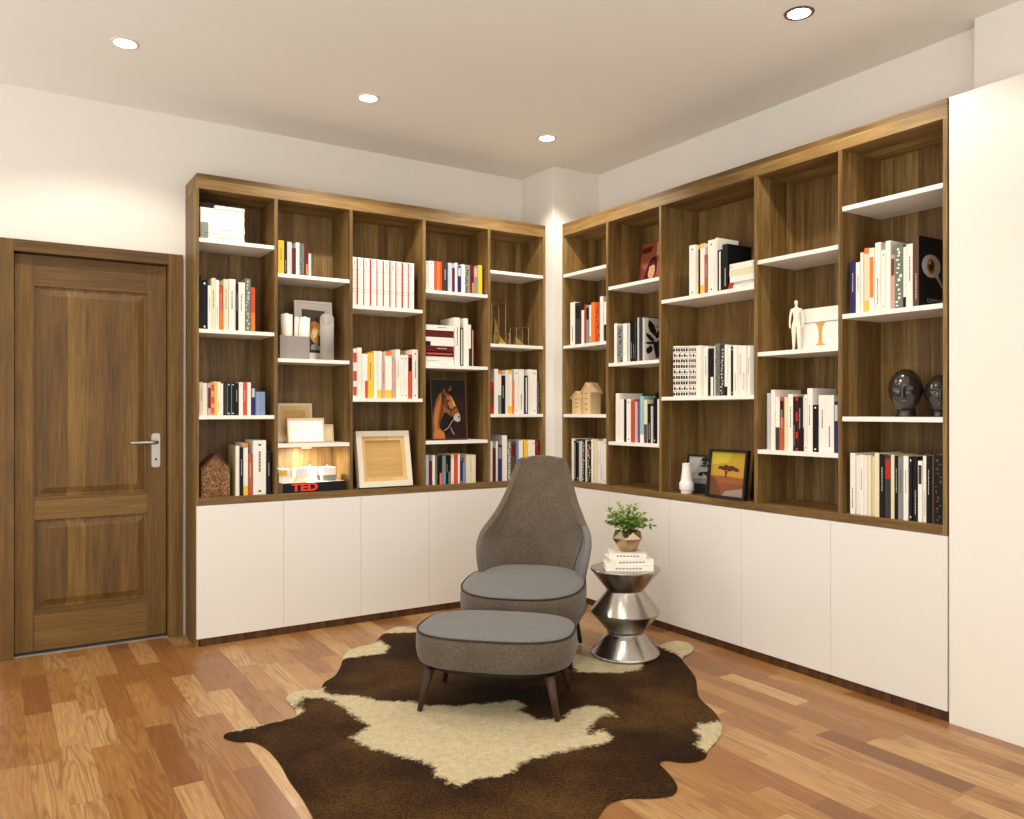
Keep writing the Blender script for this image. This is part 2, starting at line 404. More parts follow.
def cells(spec, rng):
    """spine print: (colour, v0, v1, u0, u1)"""
    out = []; words = []
    nm = lambda c: TONE[c][1]
    for s in spec:
        k, c = s[0], (s[1:] or None)
        if k in 'tw':
            n = 11; col = 'D' if k == 't' else 'S'; v = 0.42
            if c == 'l': v = 0.1
            ua = rng.uniform(0.34, 0.46)
            for i in range(n):
                ln = rng.uniform(0.012, 0.036)
                out.append((col, v, v+ln, ua, ua+0.16)); v += ln+rng.uniform(0.006, 0.012)
            words.append('dark-lettered' if k == 't' else 'white-lettered')
        elif k == 'f': out.append((c, 0, 0.18, 0, 1)); words.append(('with', nm(c), 'foot'))
        elif k == 'h': out.append((c, 0.91, 1, 0, 1)); words.append(('with', nm(c), 'head'))
        elif k == 'm': out.append((c, 0.22, 0.86, 0.12, 0.9)); words.append(('with', nm(c), 'block'))
        elif k == 'l': out.append((c, 0, 0.43, 0, 1)); words.append(('with', nm(c), 'lower half'))
        elif k == 'k': out.append((c, 0.62, 0.93, 0.1, 0.9)); words.append(('with', nm(c), 'upper block'))
        elif k == 'c': out.append((c, 0.04, 0.96, 0.34, 0.68)); words.append(('with', nm(c), 'stripe'))
        elif k == 'r': out.append((c, 0.0, 0.4, 0.5, 1)); words.append(('with', nm(c), 'corner'))
        elif k == 'd': out += [('K', 0.90, 0.93, 0.4, 0.62), ('K', 0.05, 0.08, 0.4, 0.62)]; words.append('black-dotted')
        elif k == 'D': out += [('W', 0.92, 0.955, 0.35, 0.65), ('W', 0.04, 0.075, 0.35, 0.65)]; words.append('white-dotted')
        elif k == 'x':
            v = 0.04
            while v < 0.94:
                h = rng.uniform(0.015, 0.05); u = rng.uniform(0.05, 0.6)
                out.append((c or 'K', v, v+h, u, u+rng.uniform(0.2, 0.38))); v += h+rng.uniform(0.01, 0.05)
            words.append('speckled')
        elif k == 'q':
            for i in range(9):
                v = 0.02+i*0.109; e = 0.12 if i % 3 == 1 else 0
                out.append(('K', v, v+0.062, 0.02+e, 0.42+e)); out.append((c if c and i % 2 else 'K', v, v+0.062-e*0.2, 0.56+e, 0.96))
                out.append(('K', v+0.08, v+0.088, 0.05, 0.95))
            words.append(('with', 'red' if c == 'R' else 'black', 'dots'))
        elif k == 'v':
            for v0, v1 in ((0.90, 0.915), (0.86, 0.875), (0.82, 0.835)): out.append(('K', v0, v1, 0.4, 0.62))
            for v0 in (0.72, 0.335, 0.285):
                out.append(('K', v0, v0+0.015, 0.2, 0.36)); out.append(('K', v0, v0+0.015, 0.64, 0.8))
            for v0 in (0.62, 0.53, 0.46): out.append(('G', v0, v0+0.006, 0.2, 0.8))
        elif k == 'n': out.append((c, 0.02, 0.98, 0.0, 0.16)); words.append(('with', nm(c), 'edge'))
        elif k == 'g':
            for v0, h in ((0.05, 0.18), (0.35, 0.2), (0.72, 0.2)): out.append((c, v0, v0+h, 0.05, 0.95))
            words.append(('with', nm(c), 'patches'))
    return out, words
def book_mesh(w, dep, h, cover, spine, prints):
    """upright book: spine faces -y, base on z=0, centred in x"""
    bm = bmesh.new(); order = []
    def mi(c):
        if c not in order: order.append(c)
        return order.index(c)
    mi(cover)
    us = sorted({0.0, 1.0} | {round(max(0, min(1, x)), 4) for p in prints for x in p[3:5]})
    vs = sorted({0.0, 1.0} | {round(max(0, min(1, x)), 4) for p in prints for x in p[1:3]})
    V = {}
    def vert(x, y, z):
        k = (round(x, 6), round(y, 6), round(z, 6))
        if k not in V: V[k] = bm.verts.new(k)
        return V[k]
    P = lambda u, v: vert(-w/2+w*u, 0, h*v)
    for i in range(len(us)-1):
        for j in range(len(vs)-1):
            uc, vc = (us[i]+us[i+1])/2, (vs[j]+vs[j+1])/2; c = spine
            for q in prints:
                if q[3] <= uc <= q[4] and q[1] <= vc <= q[2]: c = q[0]
            f = bm.faces.new((P(us[i], vs[j]), P(us[i+1], vs[j]), P(us[i+1], vs[j+1]), P(us[i], vs[j+1]))); f.material_index = mi(c)
    x0, x1 = -w/2, w/2
    def side(x, rev):
        pts = [vert(x, 0, h*v) for v in vs]+[vert(x, dep, h), vert(x, dep, 0)]
        bm.faces.new(pts if not rev else pts[::-1]).material_index = mi(cover)
    side(x0, True); side(x1, False)
    b = 0.0022 if w > 0.012 else w*0.15
    e = 0.004
    # head: boards stand 4 mm above the page block
    o = [vert(x0+w*u, 0, h) for u in us]+[vert(x1, dep, h), vert(x0, dep, h)]
    i4 = [(x0+b, 0.003), (x1-b, 0.003), (x1-b, dep), (x0+b, dep)]
    iv = [bm.verts.new((x, y, h)) for x, y in i4]; il = [bm.verts.new((x, y if k < 2 else y-e, h-e)) for k, (x, y) in enumerate(i4)]
    nt = len(us)
    top = [vert(x0+w*u, 0, h) for u in us]
    bm.faces.new(top+[iv[1], iv[0]]).material_index = mi(cover)
    bm.faces.new((top[-1], vert(x1, dep, h), iv[2], iv[1])).material_index = mi(cover)
    bm.faces.new((vert(x0, dep, h), top[0], iv[0], iv[3])).material_index = mi(cover)
    for k in range(4): bm.faces.new((iv[k], iv[(k+1) % 4], il[(k+1) % 4], il[k])).material_index = mi('p')
    bm.faces.new(il).material_index = mi('p')
    bot = [vert(x0+w*u, 0, 0) for u in us]
    bm.faces.new(bot[::-1]+[vert(x0, dep, 0), vert(x1, dep, 0)]).material_index = mi(cover)
    bm.faces.new((vert(x0, dep, 0), vert(x0, dep, h), vert(x1, dep, h), vert(x1, dep, 0))).material_index = mi('p')
    return bm, [tone(c) for c in order]
ORD = ['first', 'second', 'third', 'fourth', 'fifth', 'sixth', 'seventh', 'eighth', 'ninth', 'tenth', 'eleventh', 'twelfth', 'thirteenth', 'fourteenth']
BOOKS = {}
def describe(col, words, w, prefix=''):
    size = 'thick ' if w > 0.043 else ('slim ' if w < 0.0185 else '')
    pre = ''; post = ''
    for x in words:
        if isinstance(x, str):
            if not pre: pre = x+' '
        elif not post: post = ' '+' '.join(x)
    return (size+pre+(col if pre or post or size else 'plain '+col)+' book'+post).strip()
def label_rows(rows, place, group, frm='from left'):
    cnt = {}
    for o, d in rows: cnt[d] = cnt.get(d, 0)+1
    seen = {}
    for o, d in rows:
        if cnt[d] == 1: l = d+' '+place
        else:
            seen[d] = seen.get(d, 0)+1
            l = ORD[seen[d]-1]+' '+d+' '+frm+' '+place
        tag(o, l, 'book', group)
def row(side, z, ox, oy, sc, data, place, group, d=0.03, dep=0.185, extra=None):
    rng = random.Random(place); rows = []
    ents = [e.split() for e in data.strip().split(';') if e.strip()]
    made = []
    for e in ents:
        x0, x1, yt = float(e[0]), float(e[1]), float(e[2]); col = e[3]; spec = e[4:]
        cover = col
        if spec and spec[0].startswith('='): cover = spec[0][1:]; spec = spec[1:]
        dd = d+rng.uniform(-0.006, 0.006)
        ua, _ = shelf_uz(side, ox+x0/sc, 411, dd); ub, _ = shelf_uz(side, ox+x1/sc, 411, dd)
        _, zt = shelf_uz(side, ox+(x0+x1)/2/sc, oy+yt/sc, dd)
        if made: ua = max(ua, made[-1]+0.0004)
        ub = max(ub, ua+0.006); made.append(ub)
        w = ub-ua-0.0006; h = max(0.10, zt-z)
        pr, words = cells(spec, rng)
        bm, ms = book_mesh(w, min(dep+rng.uniform(-0.02, 0.02), 0.25), h, cover, col, pr)
        o = link('book', bm, ms, None, loc=world(side, (ua+ub)/2, dd, z+0.0003), rot=(0, 0, ROT[side]), merge=False)
        rows.append((o, describe(TONE[col][1], words, w)))
    label_rows(rows, place, group)
    return [o for o, _ in rows]
def stack(side, ua, ub, z, items, place, group, d=0.02, dep=0.2):
    """lying books, bottom first: (thickness, colour, spec, shorten left, shorten right)"""
    rng = random.Random(place+'s'); rows = []
    for th, col, spec, a, b in items:
        L = (ub-b)-(ua+a); cover = col
        if spec and spec[0].startswith('='): cover = spec[0][1:]; spec = spec[1:]
        pr, words = cells(spec, rng)
        bm, ms = book_mesh(th-0.0004, dep+rng.uniform(-0.01, 0.01), L, cover, col, pr)
        bmesh.ops.rotate(bm, verts=bm.verts, matrix=Matrix.Rotation(PI/2, 3, 'Y'))     # z -> x, x -> -z
        bmesh.ops.translate(bm, verts=bm.verts, vec=(-L/2, 0, (th-0.0004)/2))
        o = link('book', bm, ms, None, loc=world(side, (ua+a+ub-b)/2, d+rng.uniform(-0.003, 0.003), z+0.0003), rot=(0, 0, ROT[side]), merge=False)
        z += th; rows.append((o, 'lying '+describe(TONE[col][1], words, th)))
    label_rows(rows[::-1], place, group, 'from top')
    return [o for o, _ in rows]
def row_at(key, i): return ZS[key][i] if i >= 0 else ZBT

row('L', row_at('L1', 1), 190, 260, 9.1, '''85 105 140 K; 105 160 185 K D; 163 195 232 W t; 195 235 165 C t; 235 265 182 W tl; 267 302 225 A lO w; 305 350 175 C t; 352 415 175 W t;
 418 440 210 K w; 442 500 205 W t; 503 552 170 V xS; 555 592 250 A lO''', 'below the magazine pile', 'books on the shelf below the magazine pile')
row('L', row_at('L1', 0), 190, 360, 11.38, '''105 150 252 C t; 150 195 262 W; 195 240 265 E mM; 242 275 250 E gA; 275 308 245 Y nO; 308 350 250 W tl; 350 377 268 W; 379 420 262 K cD; 420 465 258 K nG D;
 465 512 258 K nG D; 512 555 262 K w; 557 603 255 W d; 603 648 250 A w; 650 693 255 W; 698 742 300 N kS; 742 777 362 B; 778 814 362 B nl; 815 855 362 B nl''',
 'on the shelf above the cork house', 'books on the shelf above the cork house')
row('L', ZBT, 190, 425, 9.1, '''415 450 190 W =L; 450 485 203 K w; 485 527 165 W hO fY; 530 572 262 o w; 575 692 140 W t d; 697 735 240 K w''', 'right of the cork house', 'books beside the cork house')
row('L', row_at('L2', 2), 270, 220, 9.1, '''75 128 185 Y t; 130 155 200 K wl; 155 200 200 S; 200 235 255 M; 237 268 205 W; 270 310 215 V xD; 310 347 230 M rO; 350 375 305 l''',
 'on the shelf above the white-framed photo', 'books on the shelf above the white-framed photo')
L3 = row('L', row_at('L3', 1), 345, 250, 10.24, ''.join('%d %d %d W =R nR v;' % t for t in ((72,119,72),(120,186,78),(187,254,85),(255,322,92),(323,386,100),(387,454,106),(455,516,114),(517,580,121),(581,642,129),(643,707,135))),
 'in the red and white set', 'red and white volumes of one set', 0.022, 0.2)
for i, o in enumerate(L3): o['label'] = ORD[i]+' volume from left in the matching red and white set'
row('L', row_at('L3', 0), 345, 335, 10.24, '''82 123 140 W gA; 125 172 130 W; 175 232 195 W rA; 235 290 185 Y t =Y; 294 329 165 W =Y; 330 376 165 W fY; 378 410 265 E t; 412 480 170 W hO fY; 482 520 270 E w;
 522 564 148 W t; 566 604 205 W d; 605 645 205 W d; 648 687 200 A kK; 690 748 150 W d t''', 'on the shelf above the square wooden frame', 'books on the shelf above the square wooden frame')
row('L', row_at('L4', 2), 420, 250, 12.8, '''75 107 140 W d; 108 180 140 W d; 182 283 145 A cO; 288 355 165 D nM w; 360 410 165 l; 412 445 230 M; 446 480 165 W; 484 526 205 N kS; 528 562 185 W; 565 640 190 G nW x;
 641 689 200 M rO; 690 740 205 G kE; 742 795 195 Y''', 'on the shelf two above the horse picture', 'books two shelves above the horse picture')
u0 = shelf_uz('L', 425.3, 411, 0.02)[0]; u1 = shelf_uz('L', 420+428/12.6, 411, 0.02)[0]
stack('L', u0, u1, row_at('L4', 1), [(0.018, 'W', ['t'], 0, 0), (0.019, 'W', ['tl'], 0, 0.0), (0.020, 'W', [], 0, 0.003), (0.033, 'K', ['cA'], 0, 0.004), (0.034, 'M', ['w'], 0, 0.008), (0.027, 'W', ['fK'], 0, 0),
  (0.028, 'W', [], 0, 0), (0.043, 'M', ['nK'], 0, 0.006), (0.034, 'W', ['t'], 0, 0)], 'in the pile above the horse picture', 'lying books above the horse picture')
row('L', row_at('L4', 1), 420, 310, 12.6, '''432 503 95 W t; 508 545 225 D cW; 548 604 105 W; 605 642 185 W lD; 643 654 255 K; 655 672 255 E''', 'right of the pile above the horse picture', 'upright books above the horse picture')
row('L', ZBT, 420, 440, 12.8, '''75 112 195 l; 115 155 270 M; 157 192 195 W; 195 221 205 V xD; 222 281 200 K rO; 283 330 205 G lB; 332 361 200 K w; 362 394 195 K lV; 398 434 190 W d; 436 484 185 A; 486 511 180 W; 512 548 225 N D;
 550 588 285 B; 590 635 185 C; 637 665 185 C t; 667 713 190 C nW''', 'in the row below the horse picture', 'books in the row below the horse picture')
row('L', row_at('L5', 0), 485, 360, 11.7, '''65 103 258 R mb; 105 152 105 W; 153 190 120 W hO lG; 192 238 185 K w; 240 266 120 W; 268 315 120 W hY fY; 318 344 245 O w; 345 390 108 W d; 392 455 110 W tl; 457 502 185 K cW; 503 550 110 W; 552 607 115 W d;
 610 632 235 D xS''', 'on the shelf below the gold pyramids', 'books below the gold pyramids')
row('L', ZBT, 485, 420, 11.7, '''62 88 250 W; 90 125 330 M; 128 150 250 W; 152 198 290 N kG; 200 257 180 W =S; 262 305 245 G xW; 306 362 250 b kM; 365 394 240 B; 395 443 240 W; 445 503 235 Y nA; 505 545 235 W; 546 585 235 W d; 590 637 235 M xA''',
 'in the row left of the armchair top', 'books left of the armchair top')
row('R', row_at('R1', 1), 560, 290, 12.6, '''130 188 155 W tl; 190 263 160 D kK; 265 303 255 W; 305 327 185 R; 328 366 190 G kK; 368 391 190 W fE; 393 440 155 O; 441 500 160 A xM; 503 546 80 W; 548 582 150 W lK''',
 'on the shelf above the wooden houses', 'books above the wooden houses')
row('R', ZBT, 560, 430, 13.65, '''160 189 115 W; 190 214 150 K cS; 215 258 125 K D; 260 304 150 S; 305 333 130 K xW; 335 370 135 C; 372 422 150 K kM xS; 425 453 125 W; 455 515 125 C nL; 518 549 150 W t; 550 589 150 W tl; 591 630 120 W d''',
 'in the row below the wooden houses', 'books below the wooden houses')
plantbook = row('R', row_at('R2', 1), 605, 310, 13.65, '''125 161 185 W; 163 245 215 G xK; 246 302 185 W; 305 341 185 S nK; 343 375 155 K wl; 378 405 155 K wl; 408 435 150 K nG; 437 465 105 S; 468 512 90 D nM; 514 540 105 S''',
 'on the shelf below the portrait', 'books below the portrait')[-1]
plantbook['label'] = 'pale grey book with black plant on its cover below the portrait'
row('R', row_at('R2', 0), 605, 385, 12.6, '''135 184 105 W; 186 237 180 W; 240 269 180 K; 272 325 175 W d; 327 344 200 A; 346 378 180 o; 380 399 210 S; 401 440 205 P nN; 442 490 140 T fW; 492 530 185 C lb; 532 575 240 K wl; 578 601 265 S; 603 638 110 K D; 640 659 95 K; 660 682 180 W''',
 'on the shelf holding the teal book', 'books on the shelf with the teal book')
row('R', row_at('R3', 1), 660, 225, 9.64, '''282 338 195 W d; 340 366 195 C t; 368 386 235 K; 388 425 180 W hY fY; 427 460 285 o w; 463 522 145 W d; 525 553 125 W; 555 598 240 K cW; 600 652 185 K wl''',
 'on the top shelf of the widest bay', 'upright books on top of the widest bay')
u0 = shelf_uz('R', 660+668/9.64, 411, 0.02)[0]
stack('R', u0, -2.7935, row_at('R3', 1), [(0.017, 'W', ['t', 'fR'], -0.006, 0), (0.017, 'S', ['tl', 'fR'], -0.004, 0), (0.033, 'W', ['=K'], 0.004, 0), (0.033, 'C', ['=K'], 0, 0), (0.033, 'W', ['d', '=K'], 0.003, 0)],
  'in the pile of the widest bay', 'lying books in the widest bay')
row('R', row_at('R3', 0), 660, 330, 10.24, '''135 183 165 W q; 184 235 165 W q; 236 285 165 W q; 286 327 163 W qR; 329 369 163 W qR; 372 421 160 W; 422 446 165 C; 447 490 170 W t; 494 545 190 K rW; 546 563 165 W; 565 610 140 V xD; 611 660 150 D xS; 662 690 150 W fK; 691 725 160 W; 727 748 170 K D;
 750 790 160 W tl; 791 835 160 W t; 836 880 160 W tl; 881 925 160 W t; 926 960 160 S''', 'on the shelf above the white vase', 'books on the shelf above the white vase')
row('R', row_at('R4', 0), 755, 380, 10.24, '''120 161 135 S nG; 163 203 100 W; 205 252 175 W lD; 255 298 175 o kK w; 300 335 175 C nL; 337 388 145 W t; 390 414 170 K wl; 415 440 170 R gK; 441 479 170 K w; 480 503 170 W lR; 505 532 150 W d; 535 590 85 W t; 592 643 255 K D; 645 725 155 W t; 726 808 155 W tl; 810 850 220 N kS''',
 'on the shelf below the mannequin figure', 'books below the mannequin figure')
eyebook = row('R', row_at('R5', 1), 840, 225, 8.19, '''85 128 300 N w; 130 165 305 W t; 167 189 225 W; 190 237 190 C hO fY; 238 277 190 W mO; 278 334 145 W tl; 336 370 205 W d; 372 414 130 W; 416 449 245 E kb; 450 514 160 V xW; 515 540 180 W fK; 542 595 155 W t; 598 645 88 b wl =K''',
 'on the shelf above the black heads', 'books above the black heads')[-1]
eyebook['label'] = 'tall black book with an eye on its cover, above the heads'
row('R', ZBT, 840, 440, 9.1, '''92 139 120 W tl; 140 174 140 W; 175 215 135 W t; 217 245 140 W; 247 285 140 C; 287 315 150 C; 317 356 118 C nW; 360 405 130 K w; 408 460 135 D kR; 463 493 135 C; 495 527 145 K w; 528 575 150 G t; 577 618 145 W t; 620 657 150 K D; 660 708 150 K wl; 710 747 190 W kD; 748 785 145 W tl;
 787 825 140 K w; 828 855 140 b; 857 936 135 K xb''', 'in the row below the black heads', 'books in the row below the black heads')
# magazines at the top left
u0 = shelf_uz('L', 200.2, 411, 0.02)[0]; u1 = shelf_uz('L', 244.5, 411, 0.02)[0]
stack('L', u0, u1, row_at('L1', 2), [(0.0225, 'W', ['fG', 't'], 0, 0), (0.0225, 'W', ['fG', 'tl'], 0, 0.002), (0.0225, 'W', ['fG', 't'], 0, 0), (0.0235, 'W', ['fG'], 0, 0.001), (0.026, 'W', [], 0.001, 0.002), (0.028, 'W', [], 0.001, 0), (0.026, 'W', [], 0, 0.001)],
  'in the magazine pile', 'magazines piled on the top shelf nearest the door')
zt_ = row_at('L1', 2)+0.1715
stack('L', u0+0.002, u0+0.071, zt_, [(0.020, 'K', [], 0, 0)], 'topmost left on the magazine pile', 'magazines piled on the top shelf nearest the door', 0.03)
stack('L', u0+0.076, u1, zt_, [(0.017, 'W', [], 0, 0)], 'topmost right on the magazine pile', 'magazines piled on the top shelf nearest the door', 0.02)

# ---------------------------------------------------------------- flat art
def art(name, parent, w, h, polys, plane='front', y=-0.0005, origin=(0, 0), step=0.0002):
    """printed picture: polygons in 0..1 on a w x h sheet; local x right, z up, facing -y (or cover: facing +x)"""
    bm = bmesh.new(); order = []
    for k, (c, pts) in enumerate(polys):
        if c not in order: order.append(c)
        vs = []
        for u, v in pts:
            u = min(1, max(0, u)); v = min(1, max(0, v))
            if plane == 'front': vs.append(bm.verts.new((origin[0]+u*w, y-step*k, origin[1]+v*h)))
            else: vs.append(bm.verts.new((y+step*k, origin[0]+u*w, origin[1]+v*h)))
        try: f = bm.faces.new(vs); f.material_index = order.index(c)
        except ValueError: pass
    bmesh.ops.triangulate(bm, faces=bm.faces[:], ngon_method='EAR_CLIP')
    ms = [mat('print_%02x%02x%02x' % c, c, 0.35, spec=0.4) for c in order]
    return link(name, bm, ms, parent, merge=False)
FULL = [(0, 0), (1, 0), (1, 1), (0, 1)]
def ell(cx, cy, rx, ry, n=20, a0=0): return [(cx+rx*math.cos(2*PI*i/n+a0), cy+ry*math.sin(2*PI*i/n+a0)) for i in range(n)]
def stroke(pts, w, asp=1.0):
    L, Rr = [], []
    for i, (x, y) in enumerate(pts):
        a = pts[max(0, i-1)]; b = pts[min(len(pts)-1, i+1)]
        dx, dy = b[0]-a[0], b[1]-a[1]; n = math.hypot(dx, dy) or 1
        L.append((x-dy/n*w, y+dx/n*w)); Rr.append((x+dy/n*w, y-dx/n*w))
    return L+Rr[::-1]
def crop(pts, x0, y0, x1, y1): return [((x-x0)/(x1-x0), (y1-y)/(y1-y0)) for x, y in pts]
def text_mesh(name, body, size, m, parent, loc, rot, bold=0.0, depth=0.0004):
    cu = bpy.data.curves.new(name+'_src', 'FONT'); cu.body = body; cu.size = size; cu.offset = bold; cu.extrude = depth
    cu.align_x = 'LEFT'; cu.align_y = 'BOTTOM_BASELINE'
    tmp = bpy.data.objects.new(name+'_src', cu); COL.objects.link(tmp)
    me = bpy.data.meshes.new_from_object(tmp.evaluated_get(bpy.context.evaluated_depsgraph_get()))
    bpy.data.objects.remove(tmp); bpy.data.curves.remove(cu)
    me.materials.clear(); me.materials.append(m)
    o = bpy.data.objects.new(name, me); COL.objects.link(o); o.parent = parent; o.location = loc; o.rotation_euler = rot
    return o
# plant cover / eye cover prints sit on the right-hand board (+x side)
def dims(o):
    xs = [v.co for v in o.data.vertices]
    return max(v.x for v in xs), max(v.y for v in xs), max(v.z for v in xs)
bw, bd, bh = dims(plantbook)
K = (28, 26, 26)
pc = lambda pts: crop(pts, 530, 100, 735, 690)
leafp = lambda a, b, wd: (lambda ax, ay, bx_, by: [(ax, ay), ((ax*2+bx_)/3-(by-ay)*wd, (ay*2+by)/3+(bx_-ax)*wd), ((ax+bx_*2)/3-(by-ay)*wd, (ay+by*2)/3+(bx_-ax)*wd), (bx_, by), ((ax+bx_*2)/3+(by-ay)*wd, (ay+by*2)/3-(bx_-ax)*wd), ((ax*2+bx_)/3+(by-ay)*wd, (ay*2+by)/3-(bx_-ax)*wd)])(*a, *b)
art('cover_print', plantbook, bd, bh, [((206, 198, 188), FULL), (K, pc(leafp((570, 125), (625, 350), 0.13))), (K, pc(leafp((690, 235), (630, 380), 0.17))), (K, pc(leafp((540, 300), (620, 440), 0.13))),
  (K, pc(leafp((530, 445), (625, 440), 0.2))), (K, pc(leafp((735, 455), (650, 440), 0.22))), (K, pc(leafp((690, 380), (650, 450), 0.3))), (K, pc(leafp((555, 600), (590, 470), 0.2))), (K, pc(leafp((705, 570), (670, 440), 0.14))),
  ((26, 34, 48), pc([(600, 420), (680, 420), (655, 640), (630, 640)])), ((150, 140, 118), pc([(630, 200), (705, 195), (705, 222), (630, 225)]))], 'cover', bw+0.0004)
bw, bd, bh = dims(eyebook)
ec = lambda pts: crop(pts, 650, 90, 870, 650)
art('cover_print', eyebook, bd, bh, [((26, 24, 25), FULL), ((206, 198, 190), ec(ell(755, 318, 80, 92, 28))), ((206, 198, 190), ec([(790, 400), (812, 385), (858, 480), (850, 484)])),
  ((190, 126, 40), ec(ell(752, 318, 34, 62, 24))), ((30, 24, 20), ec(ell(752, 316, 22, 42, 20))), ((220, 214, 206), ec(ell(742, 292, 7, 13, 12)))], 'cover', bw+0.0004)
text_mesh('cover_title', 'COMMUNICATE', 0.024, mat('print_title', (170, 166, 164), 0.5), eyebook, (bw+0.002, bd*0.3, bh*0.075), (PI/2, 0, PI/2), 0.0, 0.0002)

# ---------------------------------------------------------------- frames
def frame(side, label, cx_px, z, w, h, d, lean, bar, depth, fm, polys, group=None, name='picture_frame', inset=0.003, yaw=0.0, bar_x=None, u=None):
    if u is None: u = shelf_uz(side, cx_px, 411, d)[0]
    t = thing(name, label, 'picture frame', world(side, u, d, z+depth*math.sin(max(lean, 0))*0.0+0.0004), (-lean, 0, ROT[side]+yaw), group)
    # the lower back edge rests on the shelf: raise so nothing dips under it
    t.location.z += 0.0
    b = bmesh.new()
    for x0, x1, z0, z1 in ((-w/2, -w/2+bar, 0, h), (w/2-bar, w/2, 0, h), (-w/2+bar, w/2-bar, 0, bar), (-w/2+bar, w/2-bar, h-bar, h)):
        box(b, x0, x1, -depth, 0, z0, z1)
    link('frame', b, fm, t, merge=False)
    link('backing', bx(-w/2+bar, w/2-bar, -depth*0.5, 0, bar, h-bar), mat('frame_backing', (120, 96, 66), 0.8), t)
    if polys: art('picture', t, w-2*bar, h-2*bar, polys, 'front', -depth*0.5-0.0006, (-w/2+bar, bar))
    return t
# horse
hc = lambda pts: crop(pts, 112, 97, 488, 708)
BR1, BR2, BR3, DKB = (132, 74, 32), (176, 106, 48), (78, 40, 18), (12, 7, 6)
horse = [(DKB, FULL), ((36, 10, 8), hc([(380, 240), (488, 240), (488, 708), (260, 708), (330, 560)])),
 (BR1, hc([(112, 708), (118, 480), (140, 400), (165, 310), (195, 250), (235, 215), (262, 198), (272, 228), (300, 240), (330, 255), (350, 275), (368, 320), (388, 370), (412, 420), (430, 470), (428, 520), (400, 535), (365, 525), (345, 490), (312, 474), (295, 444), (260, 432), (232, 440), (215, 475), (205, 520), (192, 590), (240, 640), (258, 708)])),
 (BR3, hc([(228, 225), (250, 212), (262, 260), (246, 330), (236, 420), (212, 470), (196, 560), (182, 585), (200, 470), (224, 380)])),
 (BR2, hc([(150, 420), (180, 330), (222, 240), (226, 300), (196, 400), (180, 500), (166, 620), (140, 640), (132, 520)])),
 (BR2, hc([(116, 650), (180, 600), (240, 645), (252, 706), (116, 706)])),
 (BR2, hc([(290, 260), (330, 270), (356, 320), (370, 370), (330, 400), (300, 350), (280, 300)])),
 ((205, 150, 100), hc([(318, 262), (344, 280), (372, 340), (380, 372), (362, 370), (344, 320)])),
 ((176, 164, 158), hc([(352, 490), (372, 452), (412, 440), (430, 478), (424, 522), (396, 534), (364, 520)])), ((60, 48, 44), hc(ell(414, 482, 9, 15, 12))),
 (BR1, hc([(302, 205), (340, 152), (338, 206), (318, 212)])), (BR1, hc([(236, 225), (262, 178), (270, 230)])), ((26, 16, 12), hc(ell(302, 314, 15, 10, 14))),
 ((34, 24, 22), hc(stroke([(242, 232), (246, 300), (262, 360), (308, 408)], 6))), ((34, 24, 22), hc(stroke([(262, 250), (300, 380), (328, 412), (380, 378)], 6))), ((34, 24, 22), hc(stroke([(328, 412), (318, 468), (352, 488)], 5))),
 ((150, 140, 130), hc(stroke([(356, 500), (322, 540), (284, 598), (240, 624)], 4))), ((150, 140, 130), hc(stroke([(312, 590), (330, 632), (350, 664)], 5)))]
frame('L', 'dark framed picture of a brown horse head standing on a white shelf', 449.0, row_at('L4', 0), 0.262, 0.398, 0.075, R(5), 0.008, 0.02, mat('dark_frame_wood', (74, 52, 34), 0.4), horse)
# square raw frame, bottom of third bay
t = frame('L', 'large square raw-wood stretcher frame leaning at the bottom of the third bay', 384.2, ZBT, 0.352, 0.345, 0.055, R(11), 0.034, 0.042, mat('white_washed_wood', (226, 212, 190), 0.55), None, name='stretcher_frame')
b = bmesh.new()
for x0, x1, z0, z1 in ((-0.142, -0.117, 0.034, 0.311), (0.117, 0.142, 0.034, 0.311), (-0.117, 0.117, 0.034, 0.059), (-0.117, 0.117, 0.286, 0.311)): box(b, x0, x1, -0.034, -0.021, z0, z1)
link('inner_bar', b, pine_bar, t, merge=False)
link('board', bx(-0.1415, 0.1415, -0.0235, -0.0212, 0.0345, 0.3105), canvas_wood, t)
# photo in white frame, second bay
fc = lambda pts: crop(pts, 232, 85, 580, 628)
flame = [((226, 214, 204), FULL), ((52, 44, 40), fc([(290, 145), (525, 155), (525, 570), (290, 570)])), ((92, 76, 58), fc([(300, 150), (520, 160), (510, 250), (420, 290), (310, 260)])), ((226, 158, 82), fc([(355, 330), (385, 270), (430, 250), (470, 290), (475, 380), (440, 430), (445, 480), (400, 470), (360, 410)])),
 ((244, 208, 150), fc([(378, 340), (420, 310), (450, 350), (430, 420), (400, 430)])), ((196, 116, 52), fc([(360, 330), (385, 275), (400, 320), (372, 400)])), ((60, 40, 40), fc([(420, 260), (445, 215), (460, 270)])), ((150, 146, 148), fc([(370, 500), (420, 470), (470, 520), (470, 545), (366, 540)]))]
frame('L', 'white framed photo of a tawny animal behind the grey box', 314.5, row_at('L2', 1), 0.232, 0.362, 0.155, R(7), 0.012, 0.018, mat('white_frame', (236, 226, 216), 0.45), flame)
